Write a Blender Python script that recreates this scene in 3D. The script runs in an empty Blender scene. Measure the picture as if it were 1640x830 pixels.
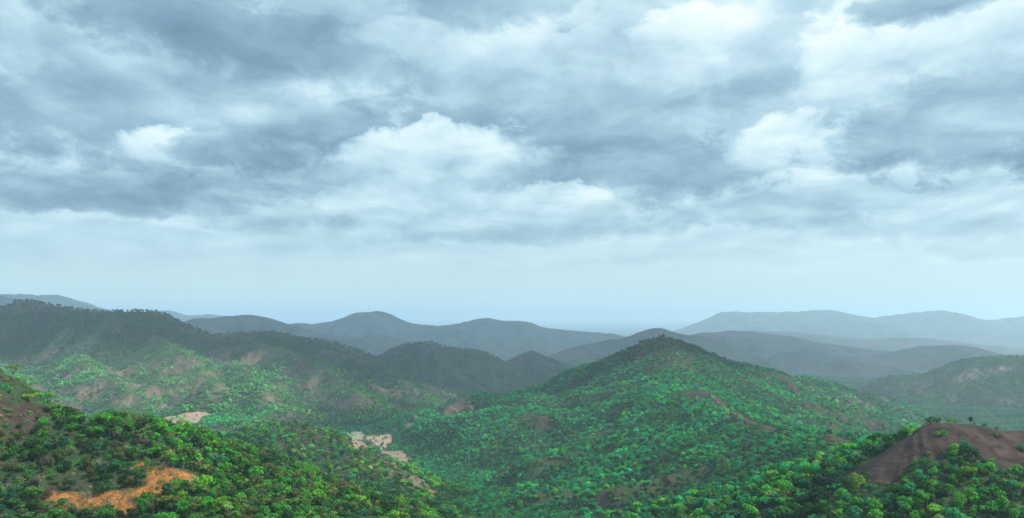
import bpy, bmesh, math, random
import numpy as np
from mathutils import Vector, Matrix

random.seed(7)
RNG = np.random.default_rng(11)
R = math.radians
SC = bpy.context.scene
COL = SC.collection

# ------------------------------------------------------------------ camera, sky, sun, exposure
F, CX, HY = 1420.0, 820.0, 505.0           # focal length, centre column and horizon row of a 1640 px wide picture
cam = bpy.data.cameras.new('camera')
cam.sensor_width = 36.0
cam.lens = 36.0 * F / 1640.0
cam.shift_y = 90.0 / 1640.0
cam.clip_start = 1.0
cam.clip_end = 120000.0
cam_ob = bpy.data.objects.new('camera', cam)
COL.objects.link(cam_ob)
cam_ob.location = (0, 0, 0)
cam_ob.rotation_euler = (R(90), 0, 0)
SC.camera = cam_ob

SUN_EL, SUN_AZ = 45.0, 112.0                # azimuth clockwise from the view direction (+Y)
SUN_DIR = Vector((math.cos(R(SUN_EL)) * math.sin(R(SUN_AZ)), math.cos(R(SUN_EL)) * math.cos(R(SUN_AZ)), math.sin(R(SUN_EL))))
sun = bpy.data.lights.new('sun', 'SUN')
sun.energy = 5.0
sun.angle = R(1.5)
sun.color = (1.0, 0.95, 0.84)
sun_ob = bpy.data.objects.new('sun', sun)
COL.objects.link(sun_ob)
sun_ob.rotation_euler = SUN_DIR.to_track_quat('Z', 'Y').to_euler()
sun_ob.location = (0, 0, 500)

SC.view_settings.view_transform = 'Standard'
SC.view_settings.look = 'None'
SC.view_settings.exposure = 0.26
SC.view_settings.gamma = 1.0
SC.view_settings.use_curve_mapping = False
SC.render.engine = 'CYCLES'
cy = SC.cycles
cy.use_denoising = True
cy.max_bounces = 5
cy.diffuse_bounces = 2
cy.glossy_bounces = 1
cy.transmission_bounces = 3
cy.volume_bounces = 1
cy.transparent_max_bounces = 6
cy.caustics_reflective = False
cy.caustics_refractive = False
cy.use_adaptive_sampling = True
cy.adaptive_threshold = 0.01


class NT:
    """small helper for node trees"""
    def __init__(self, tree):
        self.t = tree
        tree.nodes.clear()

    def n(self, kind, **kw):
        nd = self.t.nodes.new(kind)
        for k, v in kw.items():
            setattr(nd, k, v)
        return nd

    def l(self, a, b):
        self.t.links.new(a, b)

    def put(self, sock, v):
        if hasattr(v, 'is_linked') or hasattr(v, 'links'):
            self.l(v, sock)
        else:
            sock.default_value = v

    def m(self, op, a, b=0.0, c=None, clamp=False):
        nd = self.n('ShaderNodeMath', operation=op, use_clamp=clamp)
        self.put(nd.inputs[0], a)
        self.put(nd.inputs[1], b)
        if c is not None:
            self.put(nd.inputs[2], c)
        return nd.outputs[0]

    def v(self, op, a, b=(0, 0, 0)):
        nd = self.n('ShaderNodeVectorMath', operation=op)
        self.put(nd.inputs[0], a)
        self.put(nd.inputs[1], b)
        return nd.outputs['Value'] if op in ('DOT_PRODUCT', 'LENGTH') else nd.outputs[0]

    def comb(self, x, y, z):
        nd = self.n('ShaderNodeCombineXYZ')
        for s, q in zip(nd.inputs, (x, y, z)):
            self.put(s, q)
        return nd.outputs[0]

    def noise(self, vec, scale, detail=4, rough=0.5, lac=2.0, dist=0.0, out='Fac'):
        nd = self.n('ShaderNodeTexNoise')
        self.l(vec, nd.inputs['Vector'])
        nd.inputs['Scale'].default_value = scale
        nd.inputs['Detail'].default_value = detail
        nd.inputs['Roughness'].default_value = rough
        nd.inputs['Lacunarity'].default_value = lac
        nd.inputs['Distortion'].default_value = dist
        return nd.outputs[out]

    def ramp(self, fac, stops, mode='LINEAR'):
        nd = self.n('ShaderNodeValToRGB')
        cr = nd.color_ramp
        cr.interpolation = mode
        while len(cr.elements) < len(stops):
            cr.elements.new(0.5)
        for e, (p, c) in zip(cr.elements, stops):
            e.position = p
            e.color = (c[0], c[1], c[2], 1.0) if not isinstance(c, (int, float)) else (c, c, c, 1.0)
        self.put(nd.inputs[0], fac)
        return nd.outputs[0]

    def mix(self, fac, a, b, blend='MIX'):
        nd = self.n('ShaderNodeMix', data_type='RGBA', blend_type=blend)
        self.put(nd.inputs[0], fac)
        self.put(nd.inputs[6], a if not isinstance(a, tuple) else (a[0], a[1], a[2], 1.0))
        self.put(nd.inputs[7], b if not isinstance(b, tuple) else (b[0], b[1], b[2], 1.0))
        return nd.outputs[2]


# cloud masses of the overcast sky, farthest first: column, row, half width, half height (px of the 1640 picture),
# tilt in degrees, lightness of the billowing top and of the flat base, opacity
CLOUDS = [
    (700, 421, 70, 8, 0, .72, .60, .6), (1040, 408, 70, 10, 0, .74, .58, .7), (1600, 397, 100, 14, 0, .70, .50, .8), (420, 392, 150, 12, 0, .66, .56, .6),
    (120, 362, 200, 22, 0, .80, .58, .7), (560, 372, 170, 16, 0, .66, .50, .7), (1450, 362, 150, 22, 0, .68, .48, .8), (1180, 380, 120, 14, 0, .70, .55, .6),
    (780, 366, 200, 20, 0, .62, .36, .85), (900, 332, 120, 36, 0, .98, .58, .9), (1060, 350, 90, 20, 0, .80, .55, .7),
    (400, 334, 130, 26, -2, .74, .32, .9), (230, 330, 90, 18, 0, .70, .45, .8), (1240, 330, 190, 32, 0, .66, .40, .85), (1300, 306, 60, 16, 0, .92, .65, .7),
    (1600, 300, 200, 42, 0, .90, .62, .85), (60, 238, 240, 40, 0, .88, .60, .85), (470, 262, 170, 34, 0, .84, .55, .8), (90, 292, 330, 36, 0, .62, .24, .9), (380, 290, 160, 22, 0, .55, .32, .7),
    (268, 238, 56, 32, 0, 1.0, .80, .9), (345, 236, 62, 24, 0, .46, .28, .85), 
    (1010, 268, 230, 56, 0, .52, .27, .88), (900, 288, 60, 18, 0, .4, .25, .6), (1370, 232, 110, 40, 0, .90, .52, .85), (1240, 222, 70, 36, 15, 1.04, .70, .9),
    (560, 80, 240, 80, -5, .62, .36, .7), (880, 195, 240, 62, 4, .56, .25, .85), (1190, 160, 210, 72, 5, .72, .34, .8), (1540, 195, 210, 66, -4, .60, .22, .9),
    (170, 170, 420, 72, -3, .58, .17, .9), (440, 190, 180, 36, 0, .60, .22, .8), (440, 118, 150, 40, -5, .76, .42, .8), (70, 70, 190, 62, -28, .74, .34, .75), (320, 40, 280, 52, -12, .40, .22, .75),
    (880, 85, 180, 90, 0, .76, .62, .75), (790, 14, 130, 34, 0, .50, .30, .8), (1220, 20, 160, 40, 0, .84, .66, .7), (1125, 56, 100, 40, 8, 1.12, .74, .9),
    (690, 256, 150, 46, 5, 1.04, .62, .88), (268, 232, 60, 26, 0, 1.0, .8, .8), (345, 238, 60, 24, 0, .44, .28, .85), (1240, 220, 66, 28, 15, 1.06, .72, .75), (900, 328, 110, 26, 0, 1.0, .62, .75),
    (1375, 90, 90, 62, 15, 1.08, .70, .9), (1600, 90, 110, 60, 0, .86, .62, .7), (660, 62, 60, 22, 0, .84, .60, .6), (1465, 10, 85, 24, 5, .46, .22, .9),
]

world = bpy.data.worlds.new('World')
SC.world = world
world.use_nodes = True
w = NT(world.node_tree)
geo = w.n('ShaderNodeTexCoord').outputs['Generated']
sep = w.n('ShaderNodeSeparateXYZ')
w.l(geo, sep.inputs[0])
X, Y, Z = sep.outputs
# the cloud deck as a layer seen in perspective: foreshortened towards the horizon
zz = w.m('ADD', w.m('ABSOLUTE', Z), 0.10)
deck = w.comb(w.m('DIVIDE', X, zz), w.m('DIVIDE', Y, zz), 0.0)
az = w.m('MULTIPLY', w.m('ARCTAN2', X, Y), F)                    # arc measured in picture pixels
el = w.m('MULTIPLY', w.m('ARCSINE', Z), F)
flatc = w.comb(w.m('MULTIPLY', az, 0.0042), w.m('MULTIPLY', el, 0.0075), 3.1)
warp2 = w.noise(flatc, 1.9, 4, 0.55, out='Color')
wv = w.v('MULTIPLY', w.v('SUBTRACT', warp2, (0.5, 0.5, 0.5)), (95, 40, 0))
p = w.v('ADD', w.comb(az, el, 0.0), wv)
billow = w.noise(w.comb(w.m('MULTIPLY', az, 0.014), w.m('MULTIPLY', el, 0.021), 8.3), 1.0, 8, 0.62, dist=0.3)
edge = w.m('MULTIPLY', w.m('SUBTRACT', billow, 0.5), 2.0)
n2 = w.noise(w.comb(w.m('MULTIPLY', az, 0.0050), w.m('MULTIPLY', el, 0.0095), 0.7), 1.5, 10, 0.58, dist=0.2)
fade = w.ramp(Z, [(0.0, 0.0), (0.035, 0.15), (0.075, 0.6), (0.13, 1.0), (1.0, 1.0)])
zl = w.m('ADD', w.m('ABSOLUTE', Z), 0.17)
layer = w.comb(w.m('DIVIDE', X, zl), w.m('MULTIPLY', w.m('DIVIDE', Y, zl), 0.85), 4.2)
layer = w.v('ADD', layer, w.v('MULTIPLY', w.v('SUBTRACT', w.noise(layer, 1.3, 5, 0.55, out='Color'), (0.5, 0.5, 0.5)), (0.5, 0.5, 0.0)))
k1 = w.noise(layer, 2.3, 10, 0.56)
k2 = w.noise(w.v('ADD', layer, (0.07, 0.12, 0.0)), 2.3, 8, 0.54)
k3 = w.noise(layer, 5.0, 9, 0.62)
relief = w.m('MULTIPLY', w.m('SUBTRACT', k1, k2), 1.35)               # brighter where the lump turns to the light
nn = w.m('ADD', w.m('MULTIPLY', w.m('SUBTRACT', n2, 0.5), 0.42), w.m('MULTIPLY', w.m('SUBTRACT', k1, 0.5), 0.55))
nn = w.m('ADD', nn, w.m('ADD', w.m('MULTIPLY', w.m('SUBTRACT', k3, 0.5), 0.36), relief))
right = w.m('MULTIPLY', w.m('MULTIPLY', az, 1 / 820.0), 0.17)
base = w.m('ADD', 0.66, w.m('MULTIPLY', right, 0.8))
for (px, py, rx, ry, rot, top, bot, op) in CLOUDS:
    a0 = math.atan((px - CX) / F)
    e0 = math.atan((HY - py) / F * math.cos(a0)) * F
    a0 *= F
    mp = w.n('ShaderNodeMapping', vector_type='TEXTURE')
    w.l(p, mp.inputs[0])
    mp.inputs['Location'].default_value = (a0, e0, 0)
    mp.inputs['Rotation'].default_value = (0, 0, R(rot))
    mp.inputs['Scale'].default_value = (rx * 1.08, ry * 1.08, 1)
    sp_ = w.n('ShaderNodeSeparateXYZ')
    w.l(mp.outputs[0], sp_.inputs[0])
    q = w.m('ADD', w.v('LENGTH', mp.outputs[0]), edge)
    soft = w.m('MULTIPLY_ADD', sp_.outputs[1], -0.22, 0.62)                # crisp heads, soft bases
    soft = w.m('MAXIMUM', soft, 0.30)
    mk = w.m('DIVIDE', w.m('SUBTRACT', 1.18, q), soft, clamp=True)
    mk = w.m('MULTIPLY', w.m('MULTIPLY', mk, w.m('SUBTRACT', 2.0, mk)), op)
    hgt = w.m('MULTIPLY_ADD', sp_.outputs[1], 0.55, 0.42, clamp=True)
    sh = w.m('MULTIPLY_ADD', hgt, top - bot, bot)
    base = w.m('MULTIPLY_ADD', w.m('SUBTRACT', sh, base), mk, base)
val = w.m('ADD', base, w.m('MULTIPLY', nn, w.m('MULTIPLY', fade, 0.62)))
val = w.m('ADD', val, w.m('MULTIPLY', w.m('MULTIPLY', w.m('SUBTRACT', billow, 0.5), 0.22), fade))
val = w.m('DIVIDE', w.m('ADD', val, 0.11), 1.5, clamp=True)
cloud = w.ramp(val, [(0.0, (0.105, 0.185, 0.28)), (0.12, (0.142, 0.24, 0.345)), (0.25, (0.195, 0.32, 0.435)), (0.38, (0.295, 0.455, 0.57)),
                     (0.51, (0.445, 0.64, 0.73)), (0.64, (0.64, 0.81, 0.85)), (0.80, (0.86, 0.93, 0.92)), (1.0, (1.0, 1.0, 0.97))])
sky = w.n('ShaderNodeTexSky', sky_type='NISHITA', sun_disc=False)
sky.sun_elevation = R(SUN_EL)
sky.sun_rotation = R(SUN_AZ)
sky.air_density = 1.0
sky.dust_density = 2.0
skyc = w.mix(1.0, sky.outputs[0], (0.10, 0.10, 0.10), 'MULTIPLY')
low = w.ramp(Z, [(0.0, (0.60, 0.80, 0.80)), (0.06, (0.56, 0.77, 0.78)), (0.13, (0.53, 0.74, 0.77)), (1.0, (0.53, 0.74, 0.77))])
hf = w.ramp(Z, [(0.0, 0.92), (0.03, 0.78), (0.06, 0.40), (0.095, 0.08), (0.12, 0.0), (1.0, 0.0)])
c1 = w.mix(0.92, skyc, cloud)
c2 = w.mix(hf, c1, low)
# unseen sky high overhead, made brighter and bluer to add fill light
up = w.m('ADD', w.ramp(Z, [(0.0, 0.40), (0.34, 0.40), (0.62, 0.82), (1.0, 1.0)]), 0.0)
c3 = w.mix(1.0, c2, w.ramp(Z, [(0.0, (0.5, 0.5, 0.5)), (0.36, (0.5, 0.5, 0.5)), (0.6, (0.70, 0.88, 1.06)), (1.0, (0.76, 0.97, 1.20))]), 'MULTIPLY')
bg = w.n('ShaderNodeBackground')
w.l(c3, bg.inputs[0])
bg.inputs[1].default_value = 2.0
wo = w.n('ShaderNodeOutputWorld')
w.l(bg.outputs[0], wo.inputs[0])
world.cycles.sampling_method = 'MANUAL'
world.cycles.sample_map_resolution = 512


# ------------------------------------------------------------------ helpers
def tag(o, label=None, cat=None, group=None, kind=None):
    if label: o['label'] = label
    if cat: o['category'] = cat
    if group: o['group'] = group
    if kind: o['kind'] = kind
    return o


def mesh_np(name, verts, faces, mats=(), parent=None, link=True, smooth=False, attrs=None, fmat=None):
    """verts (N,3), faces (M,k) arrays -> object; attrs: {name: (N,) or (N,3)}"""
    me = bpy.data.meshes.new(name)
    verts = np.asarray(verts, dtype=np.float32)
    faces = np.asarray(faces, dtype=np.int32)
    k = faces.shape[1]
    me.vertices.add(len(verts))
    me.vertices.foreach_set('co', verts.ravel())
    me.loops.add(faces.size)
    me.loops.foreach_set('vertex_index', faces.ravel())
    me.polygons.add(len(faces))
    me.polygons.foreach_set('loop_start', np.arange(0, faces.size, k, dtype=np.int32))
    me.polygons.foreach_set('loop_total', np.full(len(faces), k, dtype=np.int32))
    if fmat is not None:
        me.polygons.foreach_set('material_index', np.asarray(fmat, dtype=np.int32))
    me.polygons.foreach_set('use_smooth', np.full(len(faces), bool(smooth)))
    for m_ in mats:
        me.materials.append(m_)
    for an, av in (attrs or {}).items():
        av = np.asarray(av, dtype=np.float32)
        if av.ndim == 1:
            a = me.attributes.new(an, 'FLOAT', 'POINT')
            a.data.foreach_set('value', av)
        else:
            a = me.attributes.new(an, 'FLOAT_VECTOR', 'POINT')
            a.data.foreach_set('vector', av.ravel())
    me.update()
    me.validate()
    o = bpy.data.objects.new(name, me)
    if link:
        COL.objects.link(o)
    if parent is not None:
        o.parent = parent
    return o


_G = np.random.default_rng(5).uniform(0, 2 * np.pi, (256, 256))
_GX, _GY = np.cos(_G), np.sin(_G)


def noise2(x, y, seed=0):
    x = x + seed * 17.31; y = y + seed * 9.77
    xi = np.floor(x).astype(np.int64); yi = np.floor(y).astype(np.int64)
    fx = x - xi; fy = y - yi
    u = fx * fx * fx * (fx * (fx * 6 - 15) + 10); v = fy * fy * fy * (fy * (fy * 6 - 15) + 10)

    def g(ix, iy, dx, dy):
        a = (ix + seed * 31) & 255; b = (iy + seed * 57) & 255
        return _GX[a, b] * dx + _GY[a, b] * dy
    n00 = g(xi, yi, fx, fy); n10 = g(xi + 1, yi, fx - 1, fy)
    n01 = g(xi, yi + 1, fx, fy - 1); n11 = g(xi + 1, yi + 1, fx - 1, fy - 1)
    return 1.5 * ((n00 * (1 - u) + n10 * u) * (1 - v) + (n01 * (1 - u) + n11 * u) * v)


def fbm(x, y, oct=4, seed=0, gain=0.5):
    s = 0; a = 1.0
    for i in range(oct):
        s = s + a * noise2(x * 2 ** i, y * 2 ** i, seed + i * 3)
        a *= gain
    return s


def sstep(a, b, x):
    t = np.clip((x - a) / (b - a), 0, 1)
    return t * t * (3 - 2 * t)


def W(px, py, D):
    return ((px - CX) / F * D, D, (HY - py) / F * D)


# ------------------------------------------------------------------ terrain: ridges as crest lines with falling flanks
# group: (name, label)
GROUPS = {
    'valley': ('valley_floor', 'hazy wooded valley floor and far plain running out to the horizon'),
    'near_left': ('foreground_hill', 'near hillside at the lower left with bare rocky top and orange earth scar'),
    'spur': ('wooded_spur', 'low dark green wooded spur behind the near left hillside, with grey scrub on its flank'),
    'center': ('peaked_hill', 'pointed green hill in the middle with a brown summit and a trail down its spine'),
    'shoulder': ('shoulder_hill', 'lower green shoulder with red bare patches right of the pointed hill'),
    'near_right': ('foreground_knoll', 'near flat-topped knoll at the right with bare brown slope above green trees'),
    'left_range': ('long_ridge', 'long shaded ridge on the left with sunlit knolls at its foot'),
    'mid': ('dark_hill', 'dark rounded hills behind the valley, left of the pointed hill'),
    'far_left': ('distant_ridge', 'blue ridge seen over the long left ridge'),
    'far_mid': ('distant_mountain', 'pale blue mountain with rounded summits behind the dark hills'),
    'purple': ('hazy_ridge', 'purple hazy ridge right behind the pointed hill'),
    'far_right': ('low_range', 'low hazy wooded ridges right of centre below the plateau'),
    'right_hill': ('wooded_hill', 'hazy wooded hill at the right edge behind the flat-topped knoll'),
    'plateau': ('plateau', 'flat-topped pale blue plateau on the right horizon'),
    'farthest': ('faint_mountain', 'faintest pale blue mountains low on the left horizon'),
    'viewpoint': ('viewpoint_hill', 'steep hill on which the viewer stands'),
}
GK = list(GROUPS)

RIDGES = [
    # group, points (col,row,distance), slope toward viewer, slope away, gully wavelength, roughness
    ('near_left', [(-900, 380, 380), (-400, 480, 420), (-120, 560, 440), (0, 602, 440), (22, 617, 440), (60, 650, 440), (100, 667, 440), (130, 679, 442), (170, 687, 446), (207, 686, 450), (250, 700, 465), (300, 711, 490), (360, 729, 530), (430, 751, 580), (510, 775, 640), (590, 802, 700), (660, 829, 760), (720, 852, 800)], 0.50, 0.55, 70, 0.28),
    ('near_left', [(207, 686, 450), (262, 729, 420), (300, 782, 385), (330, 822, 350)], 0.5, 0.5, 50, 0.2),
    ('near_left', [(250, 700, 465), (330, 752, 450), (400, 807, 420), (460, 857, 395)], 0.4, 0.4, 50, 0.2),
    ('spur', [(-300, 656, 1000), (100, 696, 980), (308, 712, 960), (370, 706, 960), (434, 689, 960), (482, 683, 970), (520, 693, 1000), (552, 710, 1040), (580, 730, 1080), (620, 754, 1120), (648, 771, 1150)], 0.32, 0.40, 110, 0.30),
    ('spur', [(434, 689, 960), (500, 731, 890), (560, 781, 830), (610, 821, 790)], 0.35, 0.35, 80, 0.25),
    ('center', [(1062, 545, 1700), (1032, 551, 1705), (1000, 566, 1715), (960, 586, 1740), (920, 604, 1770), (880, 615, 1800), (840, 627, 1820), (800, 638, 1840), (760, 654, 1860), (715, 674, 1880)], 0.46, 0.5, 150, 0.46),
    ('center', [(1062, 546, 1700), (1100, 554, 1705), (1130, 566, 1710), (1170, 584, 1720), (1210, 602, 1740), (1250, 622, 1760), (1300, 650, 1770)], 0.44, 0.5, 150, 0.46),
    ('center', [(1062, 546, 1700), (1075, 558, 1610), (1086, 577, 1520), (1095, 602, 1420), (1090, 620, 1340), (1110, 628, 1250), (1132, 629, 1170), (1150, 646, 1100), (1180, 667, 1010), (1220, 682, 930), (1270, 693, 860), (1330, 703, 780), (1390, 713, 700), (1405, 722, 640), (1425, 722, 560), (1440, 712, 480)], 0.46, 0.52, 110, 0.44),
    ('center', [(1095, 602, 1420), (1020, 625, 1400), (960, 660, 1370), (900, 700, 1330), (840, 738, 1290)], 0.42, 0.42, 100, 0.45),
    ('center', [(1180, 667, 1010), (1100, 705, 960), (1000, 755, 900), (900, 800, 850), (830, 830, 830)], 0.36, 0.36, 80, 0.42),
    ('center', [(1330, 703, 780), (1270, 745, 740), (1180, 800, 690), (1100, 845, 640)], 0.36, 0.36, 60, 0.3),
    ('shoulder', [(1215, 625, 1850), (1250, 615, 1930), (1290, 608, 2000), (1320, 612, 2030), (1350, 624, 2050), (1420, 649, 2080), (1490, 677, 2100), (1540, 700, 2100)], 0.40, 0.42, 110, 0.44),
    ('shoulder', [(1290, 608, 2000), (1330, 650, 1850), (1400, 695, 1700), (1450, 720, 1600)], 0.34, 0.4, 90, 0.3),
    ('near_right', [(2600, 560, 420), (2200, 620, 440), (1900, 680, 455), (1700, 692, 458), (1640, 690, 456), (1600, 690, 453), (1570, 682, 449), (1540, 679, 445), (1505, 678, 440), (1482, 683, 438), (1460, 698, 440), (1440, 709, 444), (1400, 739, 454), (1340, 784, 468), (1250, 828, 486), (1170, 862, 500)], 0.50, 0.60, 60, 0.05),
    ('left_range', [(-1200, 440, 3000), (-500, 470, 2850), (-200, 485, 2750), (0, 491, 2700), (20, 486, 2700), (42, 483, 2700), (80, 489, 2690), (130, 497, 2680), (180, 500, 2660), (240, 499, 2640), (262, 504, 2620), (290, 517, 2620), (320, 531, 2640), (345, 538, 2660), (380, 535, 2680), (430, 533, 2700), (455, 536, 2700), (490, 544, 2710), (525, 548, 2730), (555, 556, 2750), (585, 566, 2780), (620, 584, 2790), (660, 608, 2780), (700, 628, 2770)], 0.64, 0.45, 200, 0.42),
    ('left_range', [(110, 553, 2480), (140, 583, 2250), (165, 605, 2130), (215, 633, 2000), (262, 657, 1880)], 0.55, 0.55, 110, 0.42),
    ('left_range', [(-60, 553, 2450), (0, 593, 2200), (60, 618, 2050), (110, 643, 1950)], 0.55, 0.55, 110, 0.42),
    ('left_range', [(250, 538, 2520), (300, 568, 2330), (330, 598, 2160), (372, 633, 2000)], 0.55, 0.55, 110, 0.42),
    ('left_range', [(370, 581, 2260), (395, 590, 2200), (410, 611, 2080), (432, 641, 1920), (455, 655, 1840)], 0.55, 0.55, 110, 0.42),
    ('left_range', [(400, 545, 2560), (470, 567, 2400), (530, 591, 2260), (560, 621, 2120), (600, 648, 1980)], 0.55, 0.55, 120, 0.42),
    ('left_range', [(500, 553, 2660), (570, 573, 2520), (630, 597, 2400), (665, 627, 2250)], 0.55, 0.55, 120, 0.42),
    ('mid', [(610, 572, 3250), (628, 560, 3260), (655, 552, 3280), (690, 551, 3300), (725, 559, 3320), (765, 562, 3330), (790, 571, 3330), (815, 587, 3320), (850, 610, 3250)], 0.48, 0.5, 220, 0.45),
    ('mid', [(800, 598, 3400), (828, 574, 3500), (850, 563, 3520), (872, 571, 3530), (900, 583, 3540), (940, 602, 3550)], 0.50, 0.5, 160, 0.3),
    ('mid', [(690, 551, 3300), (720, 590, 3100), (760, 615, 2950)], 0.44, 0.44, 140, 0.3),
    ('far_left', [(180, 530, 4700), (290, 514, 4800), (330, 509, 4900), (370, 507, 5000), (403, 504, 5050), (435, 510, 5100), (460, 517, 5150), (500, 530, 5200), (545, 539, 5250), (580, 541, 5300), (620, 550, 5300), (680, 562, 5300)], 0.36, 0.4, 320, 0.5),
    ('far_mid', [(440, 520, 7600), (475, 518, 7600), (520, 517, 7600), (560, 504, 7600), (580, 500, 7600), (618, 500, 7600), (645, 512, 7600), (675, 521, 7600), (715, 520, 7600), (745, 516, 7600), (778, 509, 7600), (805, 514, 7600), (840, 515, 7600), (880, 525, 7600), (925, 531, 7600), (985, 536, 7600), (1040, 545, 7600)], 0.24, 0.35, 420, 0.45),
    ('far_mid', [(540, 548, 5800), (600, 536, 5850), (645, 543, 5900), (700, 552, 5950), (760, 560, 5950)], 0.28, 0.35, 300, 0.26),
    ('far_mid', [(650, 566, 6300), (740, 557, 6300), (860, 562, 6300), (960, 572, 6200)], 0.2, 0.3, 300, 0.26),
    ('purple', [(820, 600, 4300), (870, 574, 4400), (905, 560, 4450), (950, 548, 4500), (1000, 541, 4500), (1030, 530, 4500), (1058, 525, 4500), (1085, 533, 4500), (1130, 541, 4450), (1170, 553, 4400), (1210, 570, 4350), (1250, 590, 4250), (1300, 612, 4150)], 0.32, 0.4, 240, 0.45),
    ('purple', [(1060, 548, 6200), (1110, 536, 6200), (1150, 532, 6200), (1190, 530, 6200), (1240, 535, 6200), (1280, 541, 6200), (1320, 550, 6200), (1400, 560, 6100)], 0.22, 0.3, 300, 0.45),
    ('far_right', [(1180, 600, 4700), (1230, 578, 4850), (1285, 560, 4900), (1330, 567, 4950), (1380, 572, 5000), (1430, 562, 5050), (1480, 555, 5100), (1530, 552, 5100), (1575, 560, 5050), (1610, 568, 5000), (1680, 580, 4900)], 0.22, 0.3, 260, 0.45),
    ('far_right', [(1180, 532, 8600), (1260, 531, 8600), (1320, 537, 8600), (1380, 543, 8500), (1450, 540, 8500), (1540, 548, 8400)], 0.16, 0.25, 400, 0.25),
    ('right_hill', [(1370, 622, 3350), (1415, 605, 3300), (1455, 603, 3250), (1490, 598, 3230), (1525, 583, 3220), (1565, 574, 3220), (1600, 572, 3200), (1650, 570, 3150), (1750, 560, 3100), (2000, 560, 3000)], 0.30, 0.36, 180, 0.45),
    ('plateau', [(1080, 530, 14200), (1110, 519, 14100), (1135, 509, 14000), (1158, 500, 14000), (1200, 500, 14000), (1240, 500, 14000), (1290, 498.5, 14000), (1322, 496, 14000), (1348, 500, 14000), (1372, 505, 14000), (1400, 509, 14000), (1440, 503, 14000), (1490, 498, 14000), (1512, 497.5, 14000), (1535, 503, 14000), (1560, 509, 14000), (1605, 510, 14000), (1640, 504, 13800), (1720, 495, 13500)], 0.15, 0.3, 500, 0.4),
    ('farthest', [(-80, 472, 9000), (0, 471, 9000), (60, 472, 9000), (98, 473, 9000), (120, 481, 9000), (150, 490, 9000), (190, 500, 9000)], 0.25, 0.3, 400, 0.2),
    ('farthest', [(-60, 470, 6200), (0, 473, 6300), (30, 481, 6400), (70, 492, 6400)], 0.3, 0.3, 300, 0.2),
    ('farthest', [(110, 480, 13000), (135, 483, 13000), (170, 495, 13000), (230, 505, 13000)], 0.2, 0.3, 400, 0.2),
    ('farthest', [(240, 500, 12000), (272, 497, 12000), (300, 505, 12000), (330, 503, 12000), (360, 506, 12000), (420, 510, 12000)], 0.2, 0.3, 500, 0.2),
    ('viewpoint', None, 0.75, 0.5, 40, 0.1),
]


def smooth_line(pts, step_n=3):
    P = np.array(pts, dtype=float)
    out = []
    for i in range(len(P) - 1):
        p0 = P[max(i - 1, 0)]; p1 = P[i]; p2 = P[i + 1]; p3 = P[min(i + 2, len(P) - 1)]
        for k in range(step_n):
            t = k / step_n
            out.append(0.5 * ((2 * p1) + (-p0 + p2) * t + (2 * p0 - 5 * p1 + 4 * p2 - p3) * t * t + (-p0 + 3 * p1 - 3 * p2 + p3) * t ** 3))
    out.append(P[-1])
    return np.array(out)


def floor_h(x, y):
    west = np.where(y < 1250, -222 + 0.095 * (1250 - y), -222 - 0.03 * (y - 1250))
    west = np.maximum(west, -290 - 0.0 * y)
    west = np.minimum(west, -100)
    east = -288.0
    s = 1 / (1 + np.exp(-(x - 330) / 70.0))
    f = west * (1 - s) + east * s
    f = f - 60 * sstep(4500, 9000, y) - 0 * x
    r = np.hypot(x, y)
    f = f + sstep(300, 2500, r) * 6 * fbm(x / 500, y / 500, 3, 41)
    return f


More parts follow.
